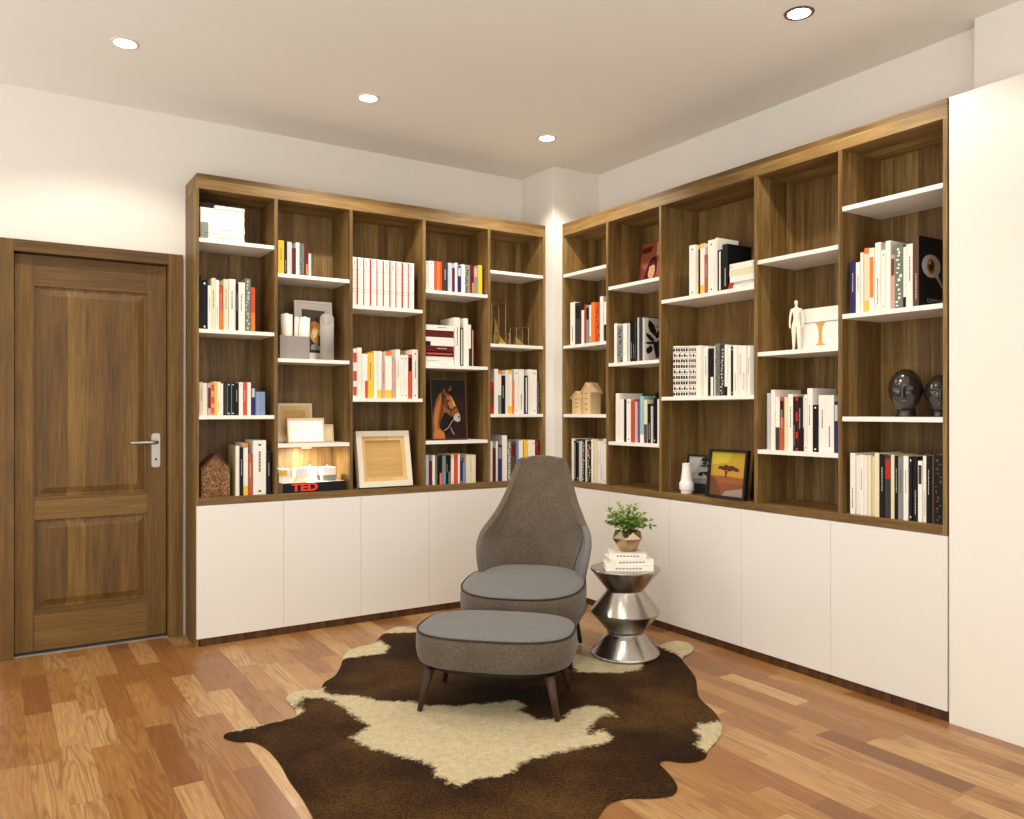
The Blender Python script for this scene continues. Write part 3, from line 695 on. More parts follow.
# trio on the lit shelf
t = frame('L', 'largest pale wooden frame at the back of the lit frame trio', 294.6, row_at('L2', 0), 0.212, 0.232, 0.175, R(6), 0.02, 0.02, mat('lime_wood', (216, 192, 156), 0.5), None)
b = bmesh.new()
for x0, x1, z0, z1 in ((-0.086, -0.064, 0.02, 0.212), (0.064, 0.086, 0.02, 0.212), (-0.064, 0.064, 0.02, 0.042), (-0.064, 0.064, 0.19, 0.212)): box(b, x0, x1, -0.016, -0.0105, z0, z1)
link('inner_bar', b, pine_bar, t, merge=False)
link('board', bx(-0.0855, 0.0855, -0.0122, -0.0103, 0.0205, 0.2115), canvas_wood, t)
frame('L', 'white blank picture in thin pale frame, front of the lit trio', 306, row_at('L2', 0), 0.222, 0.145, 0.085, R(9), 0.007, 0.016, mat('maple_frame', (214, 184, 140), 0.5), [((244, 240, 232), FULL)])
t = frame('L', 'smallest slim pale frame, right end of the lit trio', 326.5, row_at('L2', 0), 0.082, 0.105, 0.125, R(8), 0.008, 0.014, mat('maple_frame', (214, 184, 140), 0.5), [((226, 204, 166), FULL)])
# portrait in the right bookcase
wc = lambda pts: crop(pts, 460, 150, 800, 690)
woman = [((150, 80, 56), FULL), ((120, 56, 44), wc([(460, 420), (560, 480), (540, 690), (460, 690)])), ((196, 150, 110), wc([(700, 150), (800, 150), (800, 300), (715, 330)])), ((92, 22, 18), wc([(470, 200), (640, 190), (620, 260), (470, 272)])),
 ((52, 24, 24), wc([(520, 690), (545, 560), (575, 450), (610, 375), (660, 330), (705, 335), (735, 400), (735, 520), (710, 600), (680, 640), (640, 690)])),
 ((206, 150, 112), wc([(618, 440), (650, 420), (700, 440), (712, 500), (700, 560), (672, 605), (640, 590), (615, 570), (598, 540)])), ((160, 70, 56), wc([(570, 690), (585, 590), (618, 570), (650, 610), (640, 690)])),
 ((84, 36, 34), wc([(628, 400), (668, 370), (712, 400), (706, 440), (668, 428), (632, 448)])), ((44, 20, 20), wc(ell(676, 482, 12, 6, 10))), ((150, 48, 44), wc(ell(660, 548, 14, 7, 10)))]
frame('R', 'reddish portrait of a dark-haired woman leaning in the upper bay', None, row_at('R2', 2), 0.20, 0.295, 0.235, R(8), 0.004, 0.012, mat('red_brown_edge', (120, 66, 44), 0.5), woman, u=shelf_uz('R', 638.5, 411, 0.235)[0]+0.1)
# acacia sunset and grey tree
SU = [shelf_uz('R', q, 411, 0.030)[0] for q in (708.5, 747)]
sc_ = lambda pts: crop(pts, 470, 132, 820, 615)
acac = [(540, 320), (560, 285), (600, 290), (620, 268), (650, 285), (690, 278), (712, 292), (745, 305), (765, 330), (735, 345), (700, 330), (660, 345), (640, 330), (600, 335), (570, 322)]
sun = [((176, 142, 36), FULL), ((190, 168, 48), sc_([(470, 132), (680, 132), (640, 250), (470, 280)])), ((186, 136, 48), sc_([(470, 300), (820, 300), (820, 400), (470, 400)])), ((146, 84, 44), sc_([(470, 398), (820, 408), (820, 500), (470, 500)])), ((128, 70, 44), sc_([(470, 470), (820, 480), (820, 615), (470, 615)])),
 ((104, 64, 40), sc_([(470, 400), (540, 440), (600, 615), (470, 615)])), ((150, 126, 110), sc_([(640, 560), (820, 520), (820, 615), (600, 615)])), ((74, 40, 24), sc_(acac)), ((74, 40, 24), sc_(stroke([(628, 405), (630, 370), (622, 335), (608, 305)], 8))), ((74, 40, 24), sc_(stroke([(630, 370), (648, 340), (670, 312)], 5))), ((110, 60, 36), sc_([(560, 402), (690, 402), (660, 410), (590, 410)]))]
frame('R', 'black framed picture of an acacia tree at sunset beside white vase', None, ZBT, SU[1]-SU[0], 0.262, 0.030, R(7), 0.014, 0.026, mat('black_frame', (26, 22, 22), 0.35), sun, u=(SU[0]+SU[1])/2)
gt = lambda pts: crop(pts, 245, 185, 460, 560)
rng = random.Random(3)
tree = [((150, 146, 142), FULL), ((178, 172, 168), gt([(245, 185), (340, 185), (300, 330), (245, 420)])), ((112, 106, 104), gt([(245, 430), (460, 400), (460, 490), (245, 490)])), ((28, 24, 24), gt([(280, 475), (460, 470), (460, 560), (300, 560)])), ((30, 26, 26), gt(stroke([(405, 480), (408, 420), (398, 350), (410, 280)], 7)))]
for k in range(24): tree.append(((26, 24, 24), gt(ell(rng.uniform(335, 450), rng.uniform(200, 400) if k > 7 else rng.uniform(200, 300), rng.uniform(12, 30), rng.uniform(8, 22), 9, k))))
frame('R', 'dark framed grey photo of a tree, half behind the sunset picture', None, ZBT, 0.245, 0.218, 0.120, R(6), 0.010, 0.018, mat('black_frame', (26, 22, 22), 0.35), tree, u=shelf_uz('R', 687, 411, 0.120)[0]+0.1225)
frame('R', 'plain black frame standing behind the sunset picture at its right', None, ZBT, 0.13, 0.235, 0.15, R(6), 0.02, 0.02, mat('black_frame', (26, 22, 22), 0.35), [((20, 18, 20), FULL)], u=-2.862)

# ---------------------------------------------------------------- ornaments
# cork house
def house_outline(w, eave, peak): return [(-w/2, 0), (w/2, 0), (w/2, eave), (0, peak), (-w/2, eave)]
ua, z0 = shelf_uz('L', 190+90/9.1, 425+410/9.1, 0.05); ub, _ = shelf_uz('L', 190+362/9.1, 411, 0.05); _, zp = shelf_uz('L', 190+215/9.1, 425+288/9.1, 0.05); _, ze = shelf_uz('L', 190+350/9.1, 425+400/9.1, 0.05)
t = thing('cork_house', 'rough cork block shaped like a house at the bottom left', 'ornament', world('L', (ua+ub)/2+0.004, 0.05, ZBT+0.0004), (0, 0, ROT['L']))
b = bmesh.new(); wdt = ub-ua-0.006
prism(b, house_outline(wdt, ze-ZBT, zp-ZBT), 0, 0.13)
bmesh.ops.subdivide_edges(b, edges=b.edges[:], cuts=6, use_grid_fill=True)
for v in b.verts:
    if v.co.z > 0.004: v.co += Vector((noise.noise(v.co*60), noise.noise(v.co*60+Vector((9, 0, 0))), noise.noise(v.co*60+Vector((0, 9, 0)))))*0.0025
link('body', b, cork_m, t)
b = bmesh.new(); e_, p_ = ze-ZBT, zp-ZBT
for s in (-1, 1):
    x0 = s*(wdt/2+0.004)
    prism(b, [(x0, e_-0.004), (0, p_+0.001), (0, p_+0.012), (x0, e_+0.008)], -0.003, 0.133)
link('roof', b, mat('roof_brown', (92, 54, 34), 0.8), t, merge=False)

# grey box with paper rolls, grey tube
zS = row_at('L2', 1)
ua = shelf_uz('L', 270+92/9.1, 411, 0.04)[0]; ub = shelf_uz('L', 270+360/9.1, 411, 0.04)[0]; bh_ = shelf_uz('L', 295, 290+420/9.1, 0.04)[1]-zS
b = bmesh.new(); hw = (ub-ua)/2
box(b, -hw, hw, 0, 0.004, 0, bh_); box(b, -hw, hw, 0.106, 0.11, 0, bh_); box(b, -hw, -hw+0.004, 0.004, 0.106, 0, bh_); box(b, hw-0.004, hw, 0.004, 0.106, 0, bh_); box(b, -hw+0.004, hw-0.004, 0.004, 0.106, 0, 0.004)
grey_card = mat('warm_grey_card', (146, 136, 130), 0.6)
o = link('storage_box', b, grey_card, None, loc=world('L', (ua+ub)/2, 0.04, zS+0.0004), merge=False); tag(o, 'grey open box holding rolled white papers on the second-bay shelf', 'box')
white_paper = mat('white_paper', (240, 230, 218), 0.7)
def roll(px0, px1, ytop, d, lean, label):
    a = shelf_uz('L', 270+px0/9.1, 411, d)[0]; c = shelf_uz('L', 270+px1/9.1, 411, d)[0]; zt = shelf_uz('L', 270+(px0+px1)/18.2, 290+ytop/9.1, d)[1]
    r = (c-a)/2; h = zt-zS-0.005
    b = bmesh.new(); n = 34; N = []
    for i in range(n+1):                              # a sheet rolled in a spiral
        th = i/n*2*PI*1.6; rr = r*(1-0.16*i/n)
        N.append((rr*math.cos(th), rr*math.sin(th)))
    lo = [b.verts.new((x, y, 0)) for x, y in N]; hi = [b.verts.new((x, y, h-0.012*abs(math.sin(i*0.21)))) for i, (x, y) in enumerate(N)]
    for i in range(n): b.faces.new((lo[i], lo[i+1], hi[i+1], hi[i]))
    o = link('paper_roll', b, white_paper, None, True, loc=world('L', (a+c)/2, d, zS+0.0048), rot=(0, lean, 0))
    m = o.modifiers.new('sheet', 'SOLIDIFY'); m.thickness = 0.002
    tag(o, label, 'paper roll', 'paper rolls in the grey box')
roll(96, 205, 215, 0.095, 0, 'leftmost and tallest white paper roll in the grey box')
roll(208, 250, 240, 0.10, R(2), 'thin white paper roll in the middle of the grey box')
roll(252, 352, 245, 0.095, R(2), 'wide white paper roll at the right of the grey box')
ua = shelf_uz('L', 270+458/9.1, 411, 0.07)[0]; ub = shelf_uz('L', 270+578/9.1, 411, 0.07)[0]; zt = shelf_uz('L', 327, 290+265/9.1, 0.07)[1]-zS; r = (ub-ua)/2
b = bmesh.new(); n = 40
def ringz(rr, z, k): return [b.verts.new((rr*math.cos(2*PI*i/n), rr*math.sin(2*PI*i/n), z+k*math.sin(2*PI*i/n)*rr*1.0+k*0.35*rr*math.cos(2*PI*i/n))) for i in range(n)]
rg = [ringz(r, 0, 0), ringz(r, zt, 0.95), ringz(r-0.003, zt, 0.95), ringz(r-0.003, 0.004, 0)]
for p_, q_ in zip(rg, rg[1:]):
    for i in range(n): b.faces.new((p_[i], p_[(i+1) % n], q_[(i+1) % n], q_[i]))
b.faces.new(rg[0]); b.faces.new(rg[-1])
o = link('vase', b, mat('grey_tube', (158, 148, 138), 0.5), None, True, loc=world('L', (ua+ub)/2, 0.07, zS+0.0004)); tag(o, 'grey slant-cut tube vase in front of the white-framed photo', 'vase')
for p in o.data.polygons: p.use_smooth = len(p.vertices) < 5

# black box with TED lettering, cubes on it
ua = shelf_uz('L', 270+95/7.445, 411, 0.02)[0]; ub = shelf_uz('L', 270+560/7.445, 411, 0.02)[0]
th = shelf_uz('L', 310, 390+688/7.445, 0.02)[1]-ZBT
t = thing('large_book', 'black-spined lying book with red TED letters at the bottom of second bay', 'book', world('L', (ua+ub)/2, 0.02, ZBT+0.0004))
hw = (ub-ua)/2
link('spine', bx(-hw, hw, 0, 0.006, 0, th, 0.001), tone('K'), t)
b = bmesh.new(); box(b, -hw, hw, 0.006, 0.2, 0, 0.004); box(b, -hw, hw, 0.006, 0.2, th-0.004, th)
link('cover', b, tone('W'), t, merge=False)['label'] = 'white cover boards'
link('page_block', bx(-hw+0.004, hw-0.004, 0.006, 0.195, 0.004, th-0.004), tone('p'), t)
text_mesh('spine_title', 'TED', th*0.92, mat('print_red', (226, 52, 34), 0.5), t, (-hw+0.052, -0.0006, th*0.17), (PI/2, 0, 0), 0.0022, 0.0005)['label'] = 'red letters TED'
tx = bpy.data.objects['spine_title']; tx.scale = (1.62, 1.16, 1)
for k, (xa, xb, yt, yb, d, cl, lab) in enumerate(((66, 158, 575, 668, 0.05, ('Y', 'W'), 'small white block with yellow window, leftmost on the black-spined book'), (192, 282, 585, 672, 0.05, ('W', 'C'), 'small cream block left of middle on the black-spined book'),
      (270, 350, 568, 664, 0.11, ('W', 'S'), 'small white block with grey foot behind middle on the black-spined book'), (390, 495, 578, 666, 0.06, ('W', 'G'), 'small white block with grey foot, rightmost on the black-spined book'))):
    a = shelf_uz('L', 270+xa/7.445, 411, d)[0]; c = shelf_uz('L', 270+xb/7.445, 411, d)[0]; w2 = (c-a)/2; hh = 0.080
    t2 = thing('tea_light_block', lab, 'ornament', world('L', (a+c)/2, d, ZBT+th+0.0008), (0, 0, 0), 'small blocks on the black-spined book')
    link('foot', bx(-w2, w2, 0, 2*w2, 0, hh*0.42, 0.002), tone(cl[1]), t2)
    link('body', bx(-w2*0.94, w2*0.94, 0.002, 2*w2-0.002, hh*0.42, hh, 0.003), tone('W'), t2)
    if cl[0] == 'Y':
        link('window', bx(-w2*0.8, w2*0.35, 0.0005, 0.002, hh*0.5, hh*0.9), tone('Y'), t2)
    b = bmesh.new(); lathe(b, [(0.002, hh), (0.002, hh+0.008), (0.0035, hh+0.011), (0, hh+0.014)], 10, 0, w2)
    link('wick', b, tone('C'), t2, True)

# glass cases with gold pyramids
zS = row_at('L5', 1)
def glass_case(px0, px1, ytop, d, dep_, pyr, label, half=False):
    a = shelf_uz('L', 485+px0/11.7, 411, d)[0]; c = shelf_uz('L', 485+px1/11.7, 411, d)[0]; h = shelf_uz('L', 485+(px0+px1)/23.4, 290+ytop/11.7, d)[1]-zS; w2 = (c-a)/2
    t = thing('glass_case', label, 'ornament', world('L', (a+c)/2, d, zS+0.0004), (0, 0, 0), 'glass cases with gold pyramids')
    b = bmesh.new(); e = 0.0016
    cs = [(-w2, 0), (w2, 0), (w2, dep_), (-w2, dep_)]
    for i in range(4):
        x, y = cs[i]; x2, y2 = cs[(i+1) % 4]
        tube(b, [(x, y, 0), (x, y, h)], e, 6); tube(b, [(x, y, h), (x2, y2, h)], e, 6); tube(b, [(x, y, e), (x2, y2, e)], e, 6)
    link('metal_edge', b, bronze_m, t, merge=False)
    b = bmesh.new()
    for i in range(4):
        x, y = cs[i]; x2, y2 = cs[(i+1) % 4]
        b.faces.new([b.verts.new(p) for p in ((x, y, 0), (x2, y2, 0), (x2, y2, h), (x, y, h))])
    link('glass', b, glass_m, t)
    pw, ph = pyr
    b = bmesh.new(); cy_ = dep_/2
    base = [b.verts.new(p) for p in ((-pw, cy_-pw, 0.003), (pw, cy_-pw, 0.003), (pw, cy_+pw, 0.003), (-pw, cy_+pw, 0.003))]; ap = b.verts.new((-pw*0.9 if half else 0, cy_, ph))
    b.faces.new(base[::-1])
    for i in range(4): b.faces.new((base[i], base[(i+1) % 4], ap))
    link('pyramid', b, gold_m, t)
glass_case(78, 240, 158, 0.10, 0.09, (0.036, 0.19), 'tall glass case with gold pyramid, left on its shelf')
glass_case(115, 288, 505, 0.04, 0.05, (0.030, 0.056), 'low glass case in front of the tall gold pyramid')
glass_case(368, 508, 438, 0.07, 0.08, (0.032, 0.066), 'short glass case with slanted gold pyramid, right on its shelf', True)

# wooden houses
zS = row_at('R1', 0)
def toy_house(px0, px1, ypeak, yeave, d, dep_, label):
    a = shelf_uz('R', 560+px0/14.9, 411, d)[0]; c = shelf_uz('R', 560+px1/14.9, 411, d)[0]; zp = shelf_uz('R', 560+(px0+px1)/29.8, 370+ypeak/14.9, d)[1]-zS; ze = shelf_uz('R', 560+px1/14.9, 370+yeave/14.9, d)[1]-zS
    w = c-a
    t = thing('wooden_house', label, 'ornament', world('R', (a+c)/2, d, zS+0.0004), (0, 0, ROT['R']), 'small wooden houses')
    b = bmesh.new(); prism(b, house_outline(w, ze, zp-0.006), 0, dep_); link('body', b, pale_wood, t)
    b = bmesh.new()
    for s in (-1, 1):
        x0 = s*(w/2+0.012); sl = (zp-ze)/(w/2)
        prism(b, [(x0, ze-0.012*sl), (0, zp-0.006), (0, zp+0.003), (x0, ze-0.012*sl+0.010)], -0.008, dep_+0.008)
    link('roof', b, pale_wood, t, merge=False)
    wm = mat('window_shade', (120, 92, 62), 0.7)
    for k in range(3 if ze < 0.12 else 4):
        b = bmesh.new(); z = ze*0.94-k*ze*0.24
        box(b, -w*0.2, w*0.16, -0.0012, 0.0, z-0.005, z); link('window', b, wm, t)
toy_house(182, 315, 320, 412, 0.05, 0.09, 'small pale wooden house, shorter left one of two')
toy_house(335, 455, 192, 318, 0.05, 0.085, 'tall pale wooden house, right one of two')

# white vase
u, _ = shelf_uz('R', 665+202/10.24, 411, 0.032)
b = bmesh.new(); k = 0.00056
prof = [(0, 0), (58, 0), (62, 6), (62, 32), (64, 38), (76, 42), (79, 60), (79, 106), (76, 112), (66, 122), (60, 150), (54, 200), (47, 262), (45, 300), (47, 306), (44, 308), (40, 304), (38, 290), (0, 285)]
lathe(b, [(r*k*0.92, z*k) for r, z in prof], 48, cap=False)
o = link('vase', b, ceramic, None, True, loc=world('R', u, 0.046, ZBT+0.0004)); tag(o, 'white ceramic bottle vase with a wide ribbed foot', 'vase')
m = o.modifiers.new('e', 'EDGE_SPLIT'); m.split_angle = R(40)

# white box behind the mannequin
zS = row_at('R4', 1)
ua = shelf_uz('R', 755+500/11.38, 411, 0.10)[0]; ub = -2.306
hb_ = shelf_uz('R', 755+515/11.38, 290+228/11.38, 0.10)[1]-zS
t = thing('keepsake_box', 'white box with gold pedestal emblem beside the mannequin figure', 'box', world('R', (ua+ub)/2, 0.10, zS+0.0004), (0, 0, ROT['R']))
hw = (ub-ua)/2; zl = hb_*0.66
link('body', bx(-hw, hw, 0, 0.17, 0, zl-0.002, 0.002), mat('white_gloss_card', (242, 234, 224), 0.4), t)
link('lid', bx(-hw-0.001, hw+0.001, -0.003, 0.172, zl, hb_, 0.002), mat('white_gloss_card', (242, 234, 224), 0.4), t)
link('seam_band', bx(-hw+0.004, hw-0.002, -0.0008, 0.17, zl-0.002, zl), mat('seam_brown', (120, 96, 66), 0.6), t)
b = bmesh.new()
prism(b, [(x-0.02, z) for x, z in ((-0.026, zl*0.15), (0.026, zl*0.15), (0.026, zl*0.19), (0.011, zl*0.21), (0.009, zl*0.5), (0.012, zl*0.80), (0.022, zl*0.92), (0.030, zl*0.97), (-0.030, zl*0.97), (-0.022, zl*0.92), (-0.012, zl*0.80), (-0.009, zl*0.5), (-0.011, zl*0.21), (-0.026, zl*0.19))], -0.002, 0.0)
link('emblem', b, mat('gold_print', (206, 158, 76), 0.45), t)['label'] = 'gold pedestal emblem'

# mannequin figure
def skin_figure(name, joints, edges, root, m, sub=2):
    me = bpy.data.meshes.new(name); me.from_pydata([j[:3] for j in joints], edges, []); me.materials.append(m)
    o = bpy.data.objects.new(name, me); COL.objects.link(o)
    o.modifiers.new('skin', 'SKIN'); s = me.skin_vertices[0].data
    for i, j in enumerate(joints): s[i].radius = (j[3], j[4] if len(j) > 4 else j[3]); s[i].use_root = (i == root)
    o.modifiers['skin'].use_smooth_shade = True
    return subsurf(o, sub)
mj = [(0, 0, .52, .060, .045), (0, 0, .60, .052, .038), (0, -.005, .70, .066, .045), (0, 0, .78, .070, .042), (0, 0, .825, .026, .026), (0, -.004, .87, .024), (0, -.008, .92, .042, .046), (0, -.006, .975, .034, .038),
 (.085, 0, .785, .030), (.118, .005, .66, .024), (.128, -.005, .545, .019), (.118, -.02, .46, .020), (.108, -.035, .42, .012), (-.085, 0, .785, .030), (-.112, .0, .66, .024), (-.118, -.02, .54, .018), (-.112, -.035, .46, .020), (-.104, -.04, .42, .012),
 (.045, 0, .47, .054), (.047, -.006, .28, .040), (.048, .012, .16, .034), (.048, .012, .035, .022), (.052, -.05, .014, .018), (-.045, 0, .47, .054), (-.047, -.006, .28, .040), (-.048, .012, .16, .034), (-.048, .012, .035, .022), (-.055, -.05, .014, .018)]
me_ = [(0, 1), (1, 2), (2, 3), (3, 4), (4, 5), (5, 6), (6, 7), (3, 8), (8, 9), (9, 10), (10, 11), (11, 12), (3, 13), (13, 14), (14, 15), (15, 16), (16, 17), (0, 18), (18, 19), (19, 20), (20, 21), (21, 22), (0, 23), (23, 24), (24, 25), (25, 26), (26, 27)]
u, zt = shelf_uz('R', 755+462/11.38, 290+105/11.38, 0.05)
hfig = zt-zS
o = skin_figure('mannequin', [tuple(c*hfig for c in j) for j in mj], me_, 0, mat('ivory_wood', (240, 228, 206), 0.5))
o.location = world('R', u, 0.055, zS+0.002); o.rotation_euler = (0, 0, R(-62)); tag(o, 'small ivory jointed mannequin figure standing beside the white box', 'figurine')

# black heads
def head_mesh(bm, s):
    nu, nv = 88, 64
    G = lambda d, sg: math.exp(-(d/sg)**2)
    grid = []
    for j in range(nv+1):
        ph = PI*j/nv; rowv = []
        for i in range(nu):
            th = 2*PI*i/nu
            x = math.sin(ph)*math.cos(th); y = math.sin(ph)*math.sin(th); z = math.cos(ph)    # face looks along -y
            X, Y, Z = x*0.78, y*0.90, z*1.06
            if z < 0:
                jaw = 1-0.17*(-z)**1.3; X *= jaw
                if y > 0: Y *= 1-0.55*(-z)**1.1
                else: Y *= 1-0.02*(-z)
            else:
                Y *= 1+0.04*z; X *= 1+0.05*z*(1-z)
            fr = max(0.0, -y)
            if fr > 0:
                a = fr**0.6
                Y += 0.07*a*G(z-0.02, 0.7)*(1-abs(x))                                      # flatten the face a little
                dy = 0
                dy -= 0.075*G(z-0.23, 0.08)*G(abs(x)-0.26, 0.30)                             # brow
                dy += 0.135*G(z-0.085, 0.10)*G(abs(x)-0.33, 0.16)                           # sockets
                dy -= 0.095*G(z-0.065, 0.055)*G(abs(x)-0.33, 0.11)                           # closed lids
                dy += 0.035*G(z-0.045, 0.014)*G(abs(x)-0.33, 0.12)                           # lid line
                nz = 0.16-z                                                                  # nose ridge
                if -0.02 < nz < 0.58: dy -= (0.06+0.40*max(0, nz)*0.9)*G(x, 0.08+0.11*max(0, nz))*(1 if nz < 0.48 else max(0, 1-(nz-0.48)/0.10))
                dy -= 0.035*G(z+0.28, 0.06)*G(abs(x)-0.13, 0.06)                              # nostrils
                dy -= 0.050*G(abs(x)-0.44, 0.14)*G(z+0.10, 0.13)                              # cheekbones
                dy += 0.040*G(abs(x)-0.40, 0.12)*G(z+0.42, 0.16)                              # cheek hollows
                dy -= 0.075*G(z+0.53, 0.042)*G(x, 0.19); dy -= 0.085*G(z+0.63, 0.052)*G(x, 0.16)   # lips
                dy += 0.050*G(z+0.578, 0.020)*G(x, 0.21)
                dy -= 0.085*G(z+0.87, 0.12)*G(x, 0.26)                                        # chin
                Y += dy*min(1, fr*1.6)
            if abs(x) > 0.7 and abs(z+0.03) < 0.3: X += math.copysign(0.03*G(z+0.03, 0.16)*G(y-0.06, 0.15), x)   # ears
            rowv.append(bm.verts.new((X*s, Y*s, (Z+1.30)*s)))
        grid.append(rowv)
    for a, b in zip(grid, grid[1:]):
        for i in range(nu): bm.faces.new((a[i], b[i], b[(i+1) % nu], a[(i+1) % nu]))
    lathe(bm, [(0.50*s, 0), (0.50*s, 0.02*s), (0.44*s, 0.14*s), (0.41*s, 0.40*s), (0.40*s, 0.80*s)], 40, 0, 0.16*s)
zS = row_at('R5', 0)
for px0, px1, yt, d, yaw, lab in ((210, 632, 165, 0.15, -68, 'glossy black sculpted head, larger left one, on the top-lit shelf'), (630, 1010, 232, 0.20, -58, 'glossy black sculpted head at right, partly hidden by the bookcase end')):
    a = shelf_uz('R', 870+px0/11.7, 411, d)[0]; c = shelf_uz('R', 870+px1/11.7, 411, d)[0]; zt = shelf_uz('R', 870+(px0+px1)/23.4, 355+yt/11.7, d)[1]
    b = bmesh.new(); s = (zt-zS)/2.36
    head_mesh(b, s)
    o = link('sculpted_head', b, black_gloss, None, True, loc=world('R', (a+c)/2, d, zS+0.0004), rot=(0, 0, R(yaw))); tag(o, lab.replace('top-lit shelf', 'shelf above the bottom row'), 'sculpture', 'black sculpted heads')

# ---------------------------------------------------------------- armchair and ottoman
TH = R(-43.8)
def superell(w, d, n, e, k=1.0, back=1.0):
    out = []
    for i in range(n):
        a = 2*PI*i/n; c, s = math.cos(a), math.sin(a)
        out.append((math.copysign(abs(c)**(2/e), c)*w/2*k, math.copysign(abs(s)**(2/e), s)*d/2*k*(back if s > 0 else 1)))
    return out
def cushion(name, parent, w, d, z0, z1, e=2.7, dome=0.018, slope=0.0, side_name='cushion', panel='top_panel'):
    n = 72; b = bmesh.new()
    prof = [(0.0, z0), (0.6, z0), (0.90, z0), (0.955, z0+0.008), (0.985, z0+0.028), (1.0, z0+(z1-z0)*0.45), (1.0, z1-0.035), (0.992, z1-0.012), (0.975, z1-0.002)]
    def build(b, prof):
        rings = []
        for k, z in prof:
            if k == 0: rings.append([b.verts.new((0, 0, z))])
            else: rings.append([b.verts.new((x, y, z-slope*y)) for x, y in superell(w, d, n, e, k)])
        for p, q in zip(rings, rings[1:]):
            for i in range(n):
                j = (i+1) % n
                if len(p) == 1: b.faces.new((p[0], q[i], q[j]))
                elif len(q) == 1: b.faces.new((p[i], p[j], q[0]))
                else: b.faces.new((p[i], p[j], q[j], q[i]))
    build(b, prof)
    o = link(side_name, b, tweed_m, parent, True)
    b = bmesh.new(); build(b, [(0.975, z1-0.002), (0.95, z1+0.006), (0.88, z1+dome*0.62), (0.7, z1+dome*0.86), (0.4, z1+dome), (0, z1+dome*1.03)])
    tp = link(panel, b, lit_tweed_m, o, True); tp['label'] = 'smooth grey top panel'
    b = bmesh.new(); tube(b, [(x, y, z1-0.001-slope*y) for x, y in superell(w, d, n, e, 0.982)], 0.0045, 8, closed=True)
    link('piping', b, piping_m, o, True)
    return o
def leg(parent, x, y, zt, dx, dy, r0=0.021, r1=0.011):
    b = bmesh.new(); tube(b, [(x+dx, y+dy, 0.0005), (x+dx*0.5, y+dy*0.5, zt*0.5), (x, y, zt)], [r1, (r0+r1)/2, r0], 14)
    return link('leg', b, leg_m, parent, True)
RUGZ = 0.0128
ot = thing('ottoman', 'low brown tweed ottoman with grey top on four dark wooden legs', 'ottoman', (1.835, 2.979, RUGZ), (0, 0, TH))
cushion('ottoman', ot, 0.690, 0.50, 0.186, 0.322, 2.9, 0.016)
b = bmesh.new(); n = 48
r0 = [b.verts.new((x, y, 0.166)) for x, y in superell(0.60, 0.41, n, 2.8)]; r1 = [b.verts.new((x, y, 0.188)) for x, y in superell(0.655, 0.465, n, 2.8)]
for i in range(n): b.faces.new((r0[i], r0[(i+1) % n], r1[(i+1) % n], r1[i]))
b.faces.new(r0); b.faces.new(r1)
link('base', b, mat('base_black', (34, 28, 26), 0.6), ot)
for sx in (-1, 1):
    for sy in (-1, 1): leg(ot, sx*0.255, sy*0.165, 0.172, sx*0.037, sy*0.024)

ch = thing('armchair', 'high-backed brown tweed lounge chair with grey seat beside the chrome table', 'armchair', (2.338, 3.465, RUGZ), (0, 0, TH))
seat = cushion('armchair', ch, 0.63, 0.67, 0.240, 0.382, 2.6, 0.026, -0.05, 'seat_cushion', 'seat_panel')
seat.location = (-0.022, -0.06, 0)
def interp(tb, z):
    for (a, va), (b_, vb) in zip(tb, tb[1:]):
        if a <= z <= b_:
            t_ = (z-a)/(b_-a); return va+(vb-va)*t_
    return tb[0][1] if z < tb[0][0] else tb[-1][1]
WT = [(0.16, .215), (0.25, .245), (.33, .262), (.40, .272), (.467, .287), (.546, .299), (.604, .290), (.64, .264), (.683, .238), (.74, .211), (.80, .190), (.87, .170), (.919, .157), (.955, .146), (.98, .132), (1.002, .108)]
DT = [(0.16, .24), (.25, .29), (.45, .30), (.52, .28), (.58, .23), (.64, .16), (.70, .10), (.80, .055), (.90, .04), (1.01, .03)]
YB = [(0.16, .27), (.35, .30), (.60, .325), (.80, .360), (1.012, .410)]
SEAM = [(0.30, .60), (.40, .61), (.47, .65), (.55, .73), (.60, .82), (.64, .93), (.66, 1.0)]
def shell_pt(s, z, off=0.0):
    ph = s*PI/2*0.985
    W_, D_ = interp(WT, z)-0.003, interp(DT, z)
    lift = 0.022*math.cos(s*PI/2)*max(0, min(1, (z-0.90)/0.10))
    return Vector((W_*math.sin(ph), interp(YB, z)-D_*(1-math.cos(ph))**1.05, z+lift-0.018*max(0, min(1, (z-0.7)/0.2))))
b = bmesh.new(); NS = 28; zs = [0.16, .20, .25, .30, .35, .40, .45, .50, .546, .58, .61, .64, .67, .70, .74, .78, .82, .86, .90, .94, .965, .985, 1.002]
rows = [[b.verts.new(shell_pt(-1+2*i/NS, z)) for i in range(NS+1)] for z in zs]
for p, q in zip(rows, rows[1:]):
    for i in range(NS):
        f = b.faces.new((p[i], p[i+1], q[i+1], q[i])); zc = f.calc_center_median().z
        if zc < 0.66 and -1+(2*i+1)/NS > interp(SEAM, zc): f.material_index = 1  # light on the inner right wing put in as the greyer tweed
sh = link('backrest', b, [tweed_m, lit_tweed_m], ch, True)
m = sh.modifiers.new('padding', 'SOLIDIFY'); m.thickness = 0.036; m.offset = 0.0; m.use_even_offset = False
subsurf(sh, 2)
b = bmesh.new()
